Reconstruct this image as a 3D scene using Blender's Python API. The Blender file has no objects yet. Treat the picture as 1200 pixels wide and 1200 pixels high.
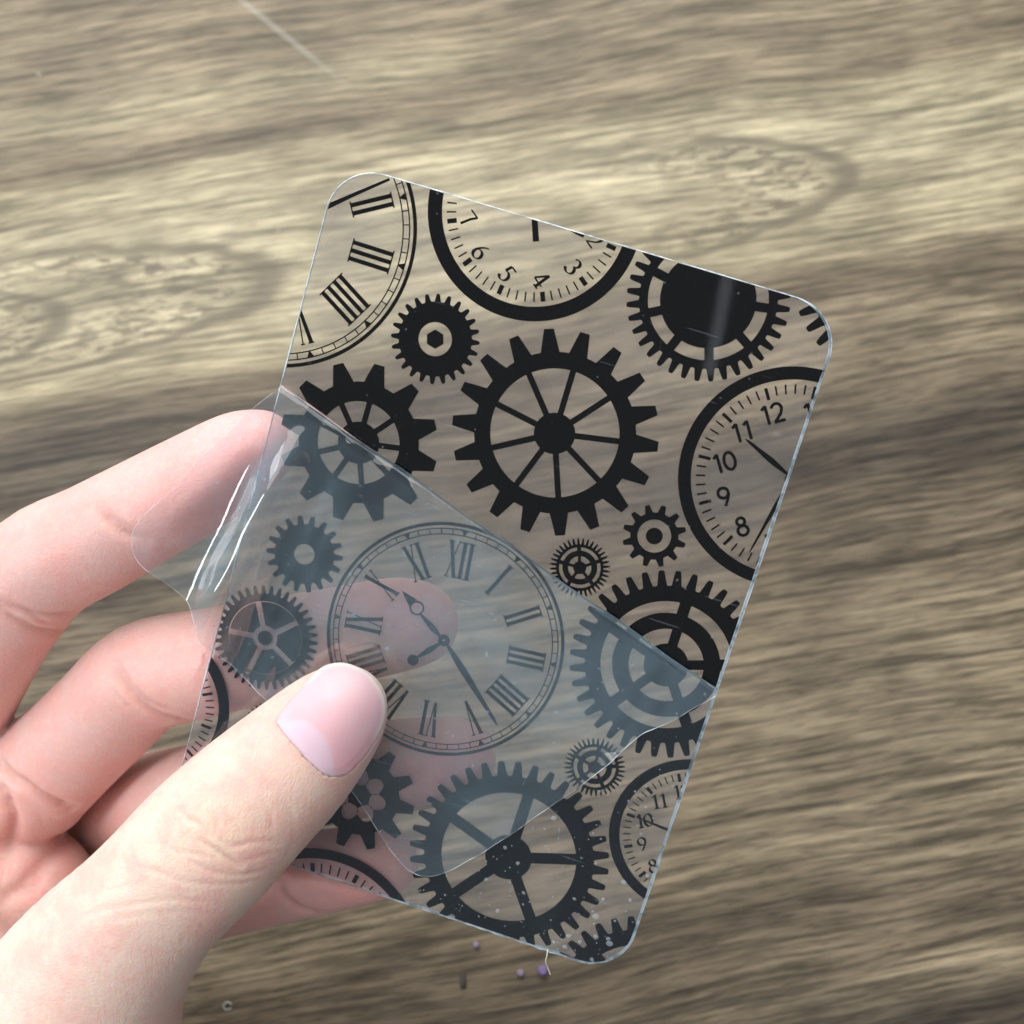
import bpy, bmesh, math, random
import numpy as np
from mathutils import Matrix, Vector
from mathutils.geometry import delaunay_2d_cdt
from mathutils.bvhtree import BVHTree

MM = 0.001
random.seed(7)
RNG = np.random.default_rng(7)
sc = bpy.context.scene
COL = sc.collection

# ------------------------------------------------------------------ camera
FPX = 1600.0                       # focal length in pixels of the 1200 px wide photograph
TILT = math.radians(17.0)          # how far the phone leans away from straight down
TABLE_DIST = 325.0                 # mm from the lens to the table along the optical axis
CAM_H = TABLE_DIST * math.cos(TILT)
cam_data = bpy.data.cameras.new('camera')
cam = bpy.data.objects.new('camera', cam_data)
COL.objects.link(cam)
cam.location = (0, 0, CAM_H * MM)
cam.rotation_euler = (TILT, 0, 0)
cam_data.sensor_width = 36.0
cam_data.lens = 36.0 * FPX / 1200.0
cam_data.clip_start = 0.01
cam_data.clip_end = 20.0
cam_data.dof.use_dof = True
cam_data.dof.focus_distance = 0.184
cam_data.dof.aperture_fstop = 36.0
sc.camera = cam

# ------------------------------------------------------------------ world and lamps (indoors, window light)
world = bpy.data.worlds.new('World')
sc.world = world
world.use_nodes = True
bg = world.node_tree.nodes['Background']
bg.inputs[0].default_value = (0.86, 0.92, 1.0, 1)
bg.inputs[1].default_value = 0.30

def area_lamp(name, loc, target, size, size_y, power, color):
    ld = bpy.data.lights.new(name, 'AREA')
    ld.shape = 'RECTANGLE'
    ld.size = size
    ld.size_y = size_y
    ld.energy = power
    ld.color = color
    o = bpy.data.objects.new(name, ld)
    COL.objects.link(o)
    o.location = loc
    o.rotation_euler = (Vector(target) - Vector(loc)).to_track_quat('-Z', 'Y').to_euler()
    return o

area_lamp('window_light', (-0.28, 0.92, 0.98), (0, 0.02, 0.1), 1.3, 0.9, 20.5, (0.97, 0.99, 1.0))
area_lamp('ceiling_light', (-0.22, 0.22, 1.30), (0, 0.02, 0.1), 0.9, 0.8, 6.0, (1.0, 0.99, 0.975))
area_lamp('side_window_light', (-0.95, -0.25, 0.72), (-0.03, 0.02, 0.12), 0.24, 0.55, 7.0, (0.90, 0.96, 1.0))
area_lamp('gear_streak_lamp', (-0.0627, -0.395, 1.03), (0.0255, 0.075, 0.151), 0.009, 0.085, 0.0032, (0.85, 0.95, 1.0))  # narrow lamp added only to reflect as a streak on one printed gear

sc.view_settings.view_transform = 'Standard'
sc.view_settings.look = 'None'
sc.view_settings.exposure = 0.0
sc.view_settings.gamma = 1.0
sc.cycles.use_denoising = True
sc.cycles.transparent_max_bounces = 32
sc.cycles.use_adaptive_sampling = True
sc.cycles.adaptive_threshold = 0.03
sc.cycles.max_bounces = 7
sc.cycles.diffuse_bounces = 3
sc.cycles.glossy_bounces = 3
sc.cycles.sample_clamp_indirect = 6.0

# ------------------------------------------------------------------ frames
# camera frame used for measuring: x right, y down, z away from the lens (mm)
CAMW = Matrix.Translation((0, 0, CAM_H)) @ Matrix.Rotation(TILT, 4, 'X') @ Matrix.Diagonal((1, -1, -1, 1))
CAMW_NP = np.array(CAMW)

def cam_to_world(P):
    P = np.asarray(P, float)
    return P @ CAMW_NP[:3, :3].T + CAMW_NP[:3, 3]

def px_point(px, py, depth):
    return np.array([(px - 600) / FPX * depth, (py - 600) / FPX * depth, depth])

# pose of the plate (68 x 96 mm), u along its top edge, v down its left edge
PW, PH = 68.0, 96.0
PR = np.array([[0.95246556, -0.28055919, 0.11872613],
               [0.29740101, 0.94078549, -0.16271235],
               [-0.06604537, 0.19028718, 0.97950436]])
PT = np.array([-22.52949505, -45.60146933, 177.13607899])
PN = PR[:, 2]

def plate_depth(px, py):
    return PN @ PT / (PN @ np.array([(px - 600) / FPX, (py - 600) / FPX, 1.0]))

def mm(px, py):
    """point of the plate plane seen at a pixel, as (u, v) in mm"""
    q = PR.T @ (px_point(px, py, plate_depth(px, py)) - PT)
    return q[:2]

def loc2(px, py):
    u, v = mm(px, py)
    return np.array([u, -v])

def rad_mm(px, py, r):
    c = loc2(px, py)
    return float(np.mean([np.linalg.norm(loc2(px + r * math.cos(a), py + r * math.sin(a)) - c)
                          for a in np.linspace(0, 2 * math.pi, 8, endpoint=False)]))

def ang_mm(px, py, deg, r=50.0):
    a = math.radians(deg)
    d = loc2(px + r * math.cos(a), py - r * math.sin(a)) - loc2(px, py)
    return math.atan2(d[1], d[0])

B = np.eye(4)
B[:3, 0] = PR[:, 0]; B[:3, 1] = -PR[:, 1]; B[:3, 2] = -PR[:, 2]; B[:3, 3] = PT
PLATE_M = CAMW @ Matrix(B.tolist())
PLATE_M_S = PLATE_M.copy(); PLATE_M_S.translation = PLATE_M.translation * MM

def cam_to_plate(P):
    """camera mm -> plate (u, v, w) with w towards the lens"""
    q = (np.asarray(P, float) - PT) @ PR
    q[..., 2] *= -1
    return q

# ------------------------------------------------------------------ node helpers
def new_mat(name):
    m = bpy.data.materials.new(name)
    m.use_nodes = True
    nt = m.node_tree
    nt.nodes.clear()
    out = nt.nodes.new('ShaderNodeOutputMaterial')
    return m, nt, out

class NT:
    def __init__(self, nt):
        self.nt = nt
    def n(self, t, **kw):
        x = self.nt.nodes.new(t)
        for k, v in kw.items():
            setattr(x, k, v)
        return x
    def link(self, a, b):
        self.nt.links.new(a, b)
    def setin(self, sock, v):
        if hasattr(v, 'is_output') or isinstance(v, bpy.types.NodeSocket):
            self.link(v, sock)
        else:
            sock.default_value = v
    def math(self, op, a, b=0.0, c=0.0, clamp=False):
        x = self.n('ShaderNodeMath', operation=op)
        x.use_clamp = clamp
        for i, v in enumerate((a, b, c)):
            self.setin(x.inputs[i], v)
        return x.outputs[0]
    def mixc(self, f, a, b, blend='MIX'):
        x = self.n('ShaderNodeMix', data_type='RGBA', blend_type=blend)
        self.setin(x.inputs[0], f)
        self.setin(x.inputs[6], a)
        self.setin(x.inputs[7], b)
        return x.outputs[2]
    def ramp(self, f, stops, interp='LINEAR'):
        x = self.n('ShaderNodeValToRGB')
        x.color_ramp.interpolation = interp
        el = x.color_ramp.elements
        while len(el) < len(stops):
            el.new(0.5)
        for e, (p, c) in zip(el, stops):
            e.position = p
            e.color = c if len(c) == 4 else (*c, 1)
        self.setin(x.inputs[0], f)
        return x.outputs[0]
    def noise(self, vec, scale, detail=2.0, rough=0.5, dist=0.0):
        x = self.n('ShaderNodeTexNoise')
        self.setin(x.inputs['Vector'], vec)
        x.inputs['Scale'].default_value = scale
        x.inputs['Detail'].default_value = detail
        x.inputs['Roughness'].default_value = rough
        x.inputs['Distortion'].default_value = dist
        return x.outputs[0]
    def mapping(self, vec, loc=(0, 0, 0), rot=(0, 0, 0), scale=(1, 1, 1)):
        x = self.n('ShaderNodeMapping')
        self.setin(x.inputs[0], vec)
        x.inputs[1].default_value = loc
        x.inputs[2].default_value = rot
        x.inputs[3].default_value = scale
        return x.outputs[0]
    def smooth(self, v, a, b, lo=0.0, hi=1.0):
        x = self.n('ShaderNodeMapRange', interpolation_type='SMOOTHSTEP')
        self.setin(x.inputs[0], v)
        for i, q in enumerate((a, b, lo, hi)):
            x.inputs[i + 1].default_value = q
        return x.outputs[0]

def srgb(r, g, b):
    f = lambda c: c / 12.92 if c <= 0.04045 else ((c + 0.055) / 1.055) ** 2.4
    return tuple(f(x / 255.0) for x in (r, g, b))

# ------------------------------------------------------------------ object helpers
def mesh_obj(name, verts, faces, mat, parent=None, smooth=False):
    me = bpy.data.meshes.new(name)
    me.from_pydata([tuple(float(c) for c in v) for v in verts], [], [tuple(int(i) for i in f) for f in faces])
    me.update()
    if mat:
        me.materials.append(mat)
    if smooth:
        me.polygons.foreach_set('use_smooth', [True] * len(me.polygons))
    o = bpy.data.objects.new(name, me)
    COL.objects.link(o)
    if parent:
        o.parent = parent
    return o

def tag(o, label=None, cat=None, group=None, kind=None):
    if label: o['label'] = label
    if cat: o['category'] = cat
    if group: o['group'] = group
    if kind: o['kind'] = kind
    return o

# ================================================================== TABLE
GRAIN = math.radians(10.5)

def table_at(px, py):
    """table point (mm, world x/y) seen at a pixel"""
    o = CAMW_NP[:3, 3]
    d = CAMW_NP[:3, :3] @ np.array([(px - 600) / FPX, (py - 600) / FPX, 1.0])
    k = -o[2] / d[2]
    return (o + k * d)[:2]

def grain_uv(px, py):
    x, y = table_at(px, py)
    c, s = math.cos(GRAIN), math.sin(GRAIN)
    return (x * c + y * s, -x * s + y * c)

def wood_material():
    m, nt, out = new_mat('weathered_wood')
    N = NT(nt)
    tc = N.n('ShaderNodeTexCoord').outputs['Object']
    g = N.mapping(tc, rot=(0, 0, -GRAIN), scale=(1000, 1000, 1000))     # mm, x along the grain
    # slow waviness of the grain
    wv = N.noise(N.mapping(g, scale=(0.009, 0.013, 1)), 1.0, 1.0, 0.4)
    wv2 = N.noise(N.mapping(g, loc=(7, 3, 0), scale=(0.035, 0.05, 1)), 1.0, 1.0, 0.5)
    sep = N.n('ShaderNodeSeparateXYZ'); N.link(g, sep.inputs[0])
    gx, gy = sep.outputs[0], sep.outputs[1]
    y = N.math('ADD', gy, N.math('MULTIPLY', N.math('SUBTRACT', wv, 0.5), 13.0))
    y = N.math('ADD', y, N.math('MULTIPLY', N.math('SUBTRACT', wv2, 0.5), 1.2))
    # cathedral figure: ring ends in the light band
    wob = N.noise(N.mapping(g, loc=(17, 2, 0), scale=(0.07, 0.11, 1)), 1.0, 1.0, 0.5)
    loops = []
    yw = y
    for (cx, cy, ex, ey, bx, by) in ((-60, 385, 335, 365, 80, 440), (-190, 415, 82, 410, -40, 452), (720, 245, 1012, 232, 790, 305)):
        c = grain_uv(cx, cy); e = grain_uv(ex, ey); b = grain_uv(bx, by)
        ax = abs(e[0] - c[0]); ay = max(abs(b[1] - c[1]), 6.0)
        dx = N.math('DIVIDE', N.math('SUBTRACT', gx, c[0]), ax)
        dy = N.math('DIVIDE', N.math('SUBTRACT', N.math('ADD', gy, N.math('MULTIPLY', N.math('SUBTRACT', wob, 0.5), 5.0)), c[1]), ay)
        r = N.math('SQRT', N.math('ADD', N.math('MULTIPLY', dx, dx), N.math('MULTIPLY', dy, dy)))
        right = N.smooth(dx, -0.2, 0.5)
        loops.append((r, right))
    comb = N.n('ShaderNodeCombineXYZ')
    N.link(gx, comb.inputs[0]); N.link(yw, comb.inputs[1])
    gw = comb.outputs[0]
    # broad bands of light sapwood and dark heartwood across the board
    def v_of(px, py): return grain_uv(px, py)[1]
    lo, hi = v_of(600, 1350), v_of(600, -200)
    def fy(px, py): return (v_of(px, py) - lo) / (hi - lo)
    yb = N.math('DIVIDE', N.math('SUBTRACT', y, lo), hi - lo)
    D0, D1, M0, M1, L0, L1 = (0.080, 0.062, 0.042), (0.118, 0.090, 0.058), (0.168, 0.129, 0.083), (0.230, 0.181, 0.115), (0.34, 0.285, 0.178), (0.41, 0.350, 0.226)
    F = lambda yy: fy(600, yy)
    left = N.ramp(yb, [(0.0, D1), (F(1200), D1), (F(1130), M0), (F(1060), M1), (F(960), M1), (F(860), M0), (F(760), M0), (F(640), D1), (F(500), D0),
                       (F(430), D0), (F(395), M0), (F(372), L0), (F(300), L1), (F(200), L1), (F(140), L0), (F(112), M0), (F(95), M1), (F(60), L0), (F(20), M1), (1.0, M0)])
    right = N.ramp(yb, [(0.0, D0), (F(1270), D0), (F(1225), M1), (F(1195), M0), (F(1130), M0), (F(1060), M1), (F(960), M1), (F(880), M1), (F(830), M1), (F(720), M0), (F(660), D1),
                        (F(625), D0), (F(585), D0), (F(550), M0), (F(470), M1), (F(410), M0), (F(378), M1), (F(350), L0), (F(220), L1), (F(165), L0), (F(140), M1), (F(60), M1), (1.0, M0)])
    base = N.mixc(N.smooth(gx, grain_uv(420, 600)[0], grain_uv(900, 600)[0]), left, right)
    # streaks along the grain: broad, narrow, short flames, and dark pores
    s1 = N.noise(N.mapping(gw, scale=(0.008, 0.26, 1)), 1.0, 4.0, 0.65)
    s2 = N.noise(N.mapping(gw, loc=(13, 5, 0), scale=(0.024, 0.80, 1)), 1.0, 4.0, 0.70)
    s3 = N.noise(N.mapping(gw, loc=(31, 9, 0), scale=(0.055, 0.60, 1)), 1.0, 4.0, 0.68)
    bl = N.noise(N.mapping(gw, loc=(3, 41, 0), scale=(0.03, 0.10, 1)), 1.0, 2.0, 0.55)
    po = N.noise(N.mapping(gw, loc=(53, 1, 0), scale=(0.13, 1.7, 1)), 1.0, 2.0, 0.6)
    st = N.math('ADD', N.math('MULTIPLY', s1, 0.28), N.math('MULTIPLY', s2, 0.38))
    st = N.math('ADD', st, N.math('MULTIPLY', s3, 0.34))
    st = N.smooth(st, 0.40, 0.61, 0.40, 1.52)
    st = N.math('MULTIPLY', st, N.smooth(po, 0.30, 0.47, 0.55, 1.0))
    calm = N.smooth(y, v_of(600, 470), v_of(600, 380), 1.0, 0.80)       # the pale sapwood is less streaky
    st = N.math('ADD', N.math('MULTIPLY', st, calm), N.math('MULTIPLY', N.math('SUBTRACT', 1.0, calm), 0.92))
    vm = N.n('ShaderNodeVectorMath', operation='SCALE'); N.link(base, vm.inputs[0]); N.link(st, vm.inputs[3])
    col = vm.outputs[0]
    vm2 = N.n('ShaderNodeVectorMath', operation='SCALE'); N.link(col, vm2.inputs[0]); N.link(N.smooth(bl, 0.3, 0.7, 0.72, 1.24), vm2.inputs[3])
    col = vm2.outputs[0]
    dap = N.noise(N.mapping(g, loc=(2, 23, 0), rot=(0, 0, 0.8), scale=(0.16, 0.55, 1)), 1.0, 2.0, 0.6)
    dap = N.smooth(dap, 0.46, 0.60, 0.0, 1.0)
    for r, right in loops:
        ring = N.math('MULTIPLY', N.smooth(r, 0.86, 0.96), N.smooth(r, 1.06, 0.98))
        inner = N.math('MULTIPLY', N.smooth(r, 1.0, 0.85), N.math('MULTIPLY', dap, N.smooth(r, 0.25, 0.7)))
        k = N.math('MULTIPLY', N.math('MAXIMUM', N.math('MULTIPLY', ring, 0.72), N.math('MULTIPLY', inner, 0.74)), right)
        col = N.mixc(k, col, (0.125, 0.102, 0.070, 1))
    # worn pale nicks
    nick = N.noise(N.mapping(g, loc=(5, 77, 0), scale=(0.16, 0.30, 1)), 1.0, 1.0, 0.4)
    col = N.mixc(N.smooth(nick, 0.80, 0.85, 0.0, 0.3), col, (0.55, 0.53, 0.46, 1))
    # one long pale scrape across the grain at the back
    a = table_at(275, -6); b = table_at(425, 115)
    ang = math.atan2(b[1] - a[1], b[0] - a[0]); ln = math.hypot(b[0] - a[0], b[1] - a[1])
    sg = N.mapping(tc, scale=(1000, 1000, 1000))
    sv = N.n('ShaderNodeVectorMath', operation='SUBTRACT'); N.link(sg, sv.inputs[0]); sv.inputs[1].default_value = (a[0], a[1], 0)
    sr = N.n('ShaderNodeSeparateXYZ'); N.link(N.mapping(sv.outputs[0], rot=(0, 0, -ang)), sr.inputs[0])
    scr = N.math('MULTIPLY', N.smooth(N.math('ABSOLUTE', sr.outputs[1]), 1.15, 0.5), N.math('MULTIPLY', N.smooth(sr.outputs[0], -2, 3), N.smooth(sr.outputs[0], ln, ln * 0.45)))
    col = N.mixc(N.math('MULTIPLY', scr, 0.20), col, (0.60, 0.58, 0.51, 1))
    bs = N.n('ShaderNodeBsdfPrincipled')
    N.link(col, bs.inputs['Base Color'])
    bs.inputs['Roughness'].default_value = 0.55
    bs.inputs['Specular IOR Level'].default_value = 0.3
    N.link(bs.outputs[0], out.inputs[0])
    return m

def build_table():
    bm = bmesh.new()
    bmesh.ops.create_cube(bm, size=1.0)
    bmesh.ops.scale(bm, vec=(1.3, 0.85, 0.028), verts=bm.verts)
    bmesh.ops.translate(bm, vec=(0, 0.08, -0.014), verts=bm.verts)
    bmesh.ops.bevel(bm, geom=list(bm.edges), offset=0.002, segments=2, affect='EDGES')
    me = bpy.data.meshes.new('tabletop'); bm.to_mesh(me); bm.free()
    me.materials.append(wood_material())
    o = bpy.data.objects.new('tabletop', me); COL.objects.link(o)
    tag(o, 'weathered brown wood tabletop with pale grain loops', kind='structure')
build_table()

# ================================================================== PLATE
def sstep(x, a, b):
    t = np.clip((x - a) / (b - a), 0, 1)
    return t * t * (3 - 2 * t)

CR = 6.4                                                             # corner radius

def rounded_outline(w=PW, h=PH, r=CR, n=14, inset=0.0):
    pts = []
    for cx, cy, a0 in ((w - r, -r, 90), (w - r, -(h - r), 0), (r, -(h - r), -90), (r, -r, -180)):
        for i in range(n + 1):
            a = math.radians(a0 - 90.0 * i / n)
            pts.append((cx + (r - inset) * math.cos(a), cy + (r - inset) * math.sin(a)))
    return pts                                                       # clockwise

def cdt(loops, extra=None, out_type=2):
    vs, es = [], []
    for lp in loops:
        b = len(vs)
        vs += [Vector((float(p[0]), float(p[1]))) for p in lp]
        es += [(b + i, b + (i + 1) % len(lp)) for i in range(len(lp))]
    if extra is not None:
        vs += [Vector((float(p[0]), float(p[1]))) for p in extra]
    r = delaunay_2d_cdt(vs, es, [], out_type, 1e-5)
    return [tuple(v) for v in r[0]], [tuple(f) for f in r[2]]

def inside_poly(poly, pts):
    x, y = pts[:, 0], pts[:, 1]
    a = poly; b = np.roll(poly, -1, axis=0)
    c = ((a[:, None, 1] > y) != (b[:, None, 1] > y)) & (x < (b[:, None, 0] - a[:, None, 0]) * (y - a[:, None, 1]) / (b[:, None, 1] - a[:, None, 1] + 1e-12) + a[:, None, 0])
    return (c.sum(0) % 2) == 1

CLIP = rounded_outline(inset=0.16, n=8)

def clip_mesh(V, F):
    """keep what lies on the plate: V are 2D points in mm"""
    V = np.asarray(V, float)
    bm = bmesh.new()
    vv = [bm.verts.new((p[0], p[1], 0)) for p in V]
    for f in F:
        try: bm.faces.new([vv[i] for i in f])
        except ValueError: pass
    inside = V[:, 0].min() > 0.2 and V[:, 0].max() < PW - 0.2 and V[:, 1].max() < -0.2 and V[:, 1].min() > -PH + 0.2
    cc = ((V[:, 0].min() < CR) or (V[:, 0].max() > PW - CR)) and ((V[:, 1].max() > -CR) or (V[:, 1].min() < -PH + CR))
    if not inside or cc:
        for i in range(len(CLIP)):
            a = CLIP[i]; b = CLIP[(i + 1) % len(CLIP)]
            d = (b[0] - a[0], b[1] - a[1])
            if math.hypot(*d) < 1e-6: continue
            no = (-d[1], d[0])                                        # outward for a clockwise loop
            bmesh.ops.bisect_plane(bm, geom=list(bm.verts) + list(bm.edges) + list(bm.faces), dist=1e-5,
                                   plane_co=(a[0], a[1], 0), plane_no=(no[0], no[1], 0), clear_outer=True)
            if not bm.faces: break
    bm.verts.index_update()
    VV = [tuple(v.co) for v in bm.verts]
    FF = [[v.index for v in f.verts] for f in bm.faces]
    bm.free()
    return VV, FF

def ink_mat():
    m, nt, out = new_mat('black_ink')
    N = NT(nt)
    bs = N.n('ShaderNodeBsdfPrincipled')
    bs.inputs['Base Color'].default_value = (0.0045, 0.0045, 0.0052, 1)
    bs.inputs['Roughness'].default_value = 0.6
    bs.inputs['Specular IOR Level'].default_value = 0.05
    N.link(bs.outputs[0], out.inputs[0])
    return m
INK = ink_mat()

def clear_sheet_mat(name, tint, haze, haze_col, gloss=1.0, rough=0.03, bump=0.0, bscale=60.0, speck=0.0, var=0.28, vscale=55.0):
    m, nt, out = new_mat(name)
    N = NT(nt)
    tr = N.n('ShaderNodeBsdfTransparent'); tr.inputs[0].default_value = (*tint, 1)
    df = N.n('ShaderNodeBsdfDiffuse'); df.inputs[0].default_value = (*haze_col, 1)
    tl = N.n('ShaderNodeBsdfTranslucent'); tl.inputs[0].default_value = (*haze_col, 1)
    ms = N.n('ShaderNodeMixShader'); ms.inputs[0].default_value = 0.50
    N.link(df.outputs[0], ms.inputs[1]); N.link(tl.outputs[0], ms.inputs[2])
    gl = N.n('ShaderNodeBsdfGlossy'); gl.inputs[0].default_value = (1, 1, 1, 1); gl.inputs[1].default_value = rough
    fr = N.n('ShaderNodeFresnel'); fr.inputs[0].default_value = 1.49
    tc = N.n('ShaderNodeTexCoord').outputs['Object']
    if bump:
        bp = N.n('ShaderNodeBump'); bp.inputs['Strength'].default_value = bump; bp.inputs['Distance'].default_value = 0.0004
        N.link(N.noise(tc, bscale, 2.0, 0.5, 0.5), bp.inputs['Height'])
        N.link(bp.outputs[0], gl.inputs['Normal']); N.link(bp.outputs[0], fr.inputs['Normal'])
    cl = N.noise(tc, vscale, 3.0, 0.6, 0.4)
    hz = N.math('MULTIPLY', N.smooth(cl, 0.32, 0.68, 1.0 - var, 1.0 + var), haze)
    if speck:                                                        # dust and tiny scuffs
        sp = N.noise(tc, 1500.0, 0.0, 0.5)
        hz = N.math('ADD', hz, N.math('MULTIPLY', N.smooth(sp, 0.80, 0.86), speck))
        sx = N.noise(N.mapping(tc, rot=(0, 0, 0.9), scale=(120, 2600, 1)), 1.0, 0.0, 0.5)
        hz = N.math('ADD', hz, N.math('MULTIPLY', N.smooth(sx, 0.80, 0.85), speck * 0.5))
    # a slanted sheet is crossed at a longer path, so it looks milkier there
    lw = N.n('ShaderNodeLayerWeight'); lw.inputs[0].default_value = 0.5
    hz = N.math('DIVIDE', hz, N.math('MAXIMUM', N.math('SUBTRACT', 1.0, lw.outputs['Facing']), 0.22), clamp=True)
    m1 = N.n('ShaderNodeMixShader'); N.link(hz, m1.inputs[0])
    N.link(tr.outputs[0], m1.inputs[1]); N.link(ms.outputs[0], m1.inputs[2])
    m2 = N.n('ShaderNodeMixShader'); N.link(N.math('MULTIPLY', fr.outputs[0], gloss, clamp=True), m2.inputs[0])
    N.link(m1.outputs[0], m2.inputs[1]); N.link(gl.outputs[0], m2.inputs[2])
    N.link(m2.outputs[0], out.inputs[0])
    return m

PLATE_MAT = clear_sheet_mat('clear_plate_front', (0.99, 0.99, 0.995), 0.0, (0.60, 0.66, 0.74), 1.0, 0.03, speck=0.22)
PLATE_BACK = clear_sheet_mat('clear_plate_back', (0.985, 0.985, 0.99), 0.20, (0.88, 0.84, 0.83), 0.6, 0.05, var=0.45, vscale=62.0)

def rim_mat():
    m, nt, out = new_mat('cut_plastic_edge')
    N = NT(nt)
    bs = N.n('ShaderNodeBsdfPrincipled')
    tc = N.n('ShaderNodeTexCoord').outputs['Object']
    k = N.smooth(N.noise(tc, 420.0, 3.0, 0.6), 0.30, 0.60)
    N.link(N.mixc(k, (0.30, 0.41, 0.50, 1), (0.74, 0.86, 0.93, 1)), bs.inputs['Base Color'])
    bs.inputs['Roughness'].default_value = 0.15
    tr = N.n('ShaderNodeBsdfTransparent')
    mx = N.n('ShaderNodeMixShader'); N.setin(mx.inputs[0], N.smooth(k, 0, 1, 0.45, 0.85))
    N.link(tr.outputs[0], mx.inputs[1]); N.link(bs.outputs[0], mx.inputs[2])
    N.link(mx.outputs[0], out.inputs[0])
    return m

plate = bpy.data.objects.new('stamping_plate', None)
plate.empty_display_size = 0.02
COL.objects.link(plate)
plate.matrix_world = PLATE_M_S
tag(plate, 'clear plastic plate printed with black gears and clock faces, held up in the hand', 'stamping plate')
THICK = 0.55

def build_plate():
    ol = rounded_outline()
    n = len(ol)
    V = [(x * MM, y * MM, 0) for x, y in rounded_outline(inset=0.12)] + [(x * MM, y * MM, -THICK * MM) for x, y in rounded_outline(inset=0.12)]
    F = [list(range(n))[::-1], list(range(n, 2 * n))]
    o = mesh_obj('clear_sheet', V, F, PLATE_MAT, plate)
    o.data.materials.append(PLATE_BACK)
    o.data.polygons[1].material_index = 1
    # the cut edge: a slightly uneven strip right round the sheet
    V, F = [], []
    m = 320
    full = []
    for i in range(n):                                                # resample
        a, b = np.array(ol[i]), np.array(ol[(i + 1) % n])
        k = max(1, int(np.linalg.norm(b - a) / 0.8))
        for j in range(k): full.append(a + (b - a) * j / k)
    nf = len(full)
    sm = lambda a: np.convolve(np.concatenate([a[-4:], a, a[:4]]), np.ones(9) / 9, 'valid')
    jit = sm(RNG.normal(0, 1, nf)) * 2.4; jin = sm(RNG.random(nf)); rag = RNG.normal(0, 1, nf)
    for i in range(nf):
        p = full[i]; t = full[(i + 1) % nf] - full[i - 1]; t = t / np.linalg.norm(t)
        o = np.array([-t[1], t[0]])
        side = max(sstep(p[0], 60, 67.5), 0.75 * sstep(-p[1], 92, 95.5) * sstep(p[0], 25, 45))   # rougher cut here
        rug = 0.75 * sstep(-p[1], 94, 95.8) * sstep(p[0], 25, 45)
        j = jit[i] * 0.03 + rag[i] * 0.07 * rug
        inn = 0.075 + 0.24 * side + jin[i] * (0.06 + 0.12 * side)
        for off, z in ((-inn, 0.012), (j, -0.06), (j * 0.6, -THICK + 0.05), (-inn, -THICK - 0.012)):
            q = p + o * off
            V.append((q[0] * MM, q[1] * MM, z * MM))
    for i in range(nf):
        a, b = 4 * i, 4 * ((i + 1) % nf)
        for k in range(3): F.append((a + k, a + k + 1, b + k + 1, b + k))
    mesh_obj('cut_edge', V, F, rim_mat(), plate)
build_plate()

Z_INK = [-0.300]
def ink(name, V, F, parent=plate, clip=True):
    if clip: V, F = clip_mesh(V, F)
    if not F: return None
    Z_INK[0] += 0.0006
    z = Z_INK[0]
    return mesh_obj(name, [(v[0] * MM, v[1] * MM, z * MM) for v in V], F, INK, parent)

def ink_loops(name, loops, parent=plate, clip=True):
    V, F = cdt(loops, None, 1 if len(loops) == 1 else 0)
    if len(loops) > 1:                                                # keep what an odd number of outlines encloses
        VA = np.array(V); cen = np.array([VA[list(f)].mean(0) for f in F])
        odd = np.zeros(len(F), bool)
        for lp in loops: odd ^= inside_poly(np.array(lp), cen)
        F = [f for f, k in zip(F, odd) if k]
    return ink(name, V, F, parent, clip)

def circle(c, r, n=72):
    return [(c[0] + r * math.cos(2 * math.pi * i / n), c[1] + r * math.sin(2 * math.pi * i / n)) for i in range(n)]

def polar(c, r, a):
    return (c[0] + r * math.cos(a), c[1] + r * math.sin(a))

def trap_teeth(c, rt, rr, n, a0, tip, base):
    """flat-topped teeth; tip and base are widths as a share of the pitch"""
    pts = []
    p = 2 * math.pi / n
    for i in range(n):
        a = a0 + i * p
        for d, r in ((-base / 2, rr), (-tip / 2, rt), (tip / 2, rt), (base / 2, rr)):
            pts.append(polar(c, r, a + d * p))
        for q in (0.33, 0.67):
            pts.append(polar(c, rr, a + (base / 2 + (1 - base) * q) * p))
    return pts

def round_teeth(c, rt, rr, n, a0, lo=0.14, hi=0.86, k=18):
    pts = []
    for i in range(n * k):
        ph = i / k
        s = 0.5 + 0.5 * math.cos(2 * math.pi * ph)
        x = min(1, max(0, (s - lo) / (hi - lo)))
        x = x * x * (3 - 2 * x)
        pts.append(polar(c, rr + (rt - rr) * x, a0 + 2 * math.pi * ph / n))
    return pts

def sector(c, r0, r1, a0, a1, g0, g1, n=14):
    """opening between two spokes; g0, g1 half spoke widths in mm at r0 and r1"""
    pts = []
    for i in range(n + 1):
        d = math.asin(min(0.9, g1 / r1)); a = a0 + d + (a1 - a0 - 2 * d) * i / n
        pts.append(polar(c, r1, a))
    for i in range(n + 1):
        d = math.asin(min(0.9, g0 / r0)); a = a1 - d - (a1 - a0 - 2 * d) * i / n
        pts.append(polar(c, r0, a))
    return pts

def spokes(c, r0, r1, n, a0, wid):
    p = 2 * math.pi / n
    return [sector(c, r0, r1, a0 + i * p, a0 + (i + 1) * p, wid / 2, wid / 2) for i in range(n)]

def blob_hole(c, r0, r1, a, half, n=28):
    """rounded triangular opening"""
    m = (r0 + r1) / 2
    cx, cy = polar(c, m, a)
    pts = []
    for i in range(n):
        t = 2 * math.pi * i / n
        e = 1 + 0.13 * math.cos(3 * t)
        x = (r1 - r0) / 2 * e * math.cos(t); y = half * e * math.sin(t) * (1 + 0.25 * math.cos(t))
        pts.append((cx + x * math.cos(a) - y * math.sin(a), cy + x * math.sin(a) + y * math.cos(a)))
    return pts

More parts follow.
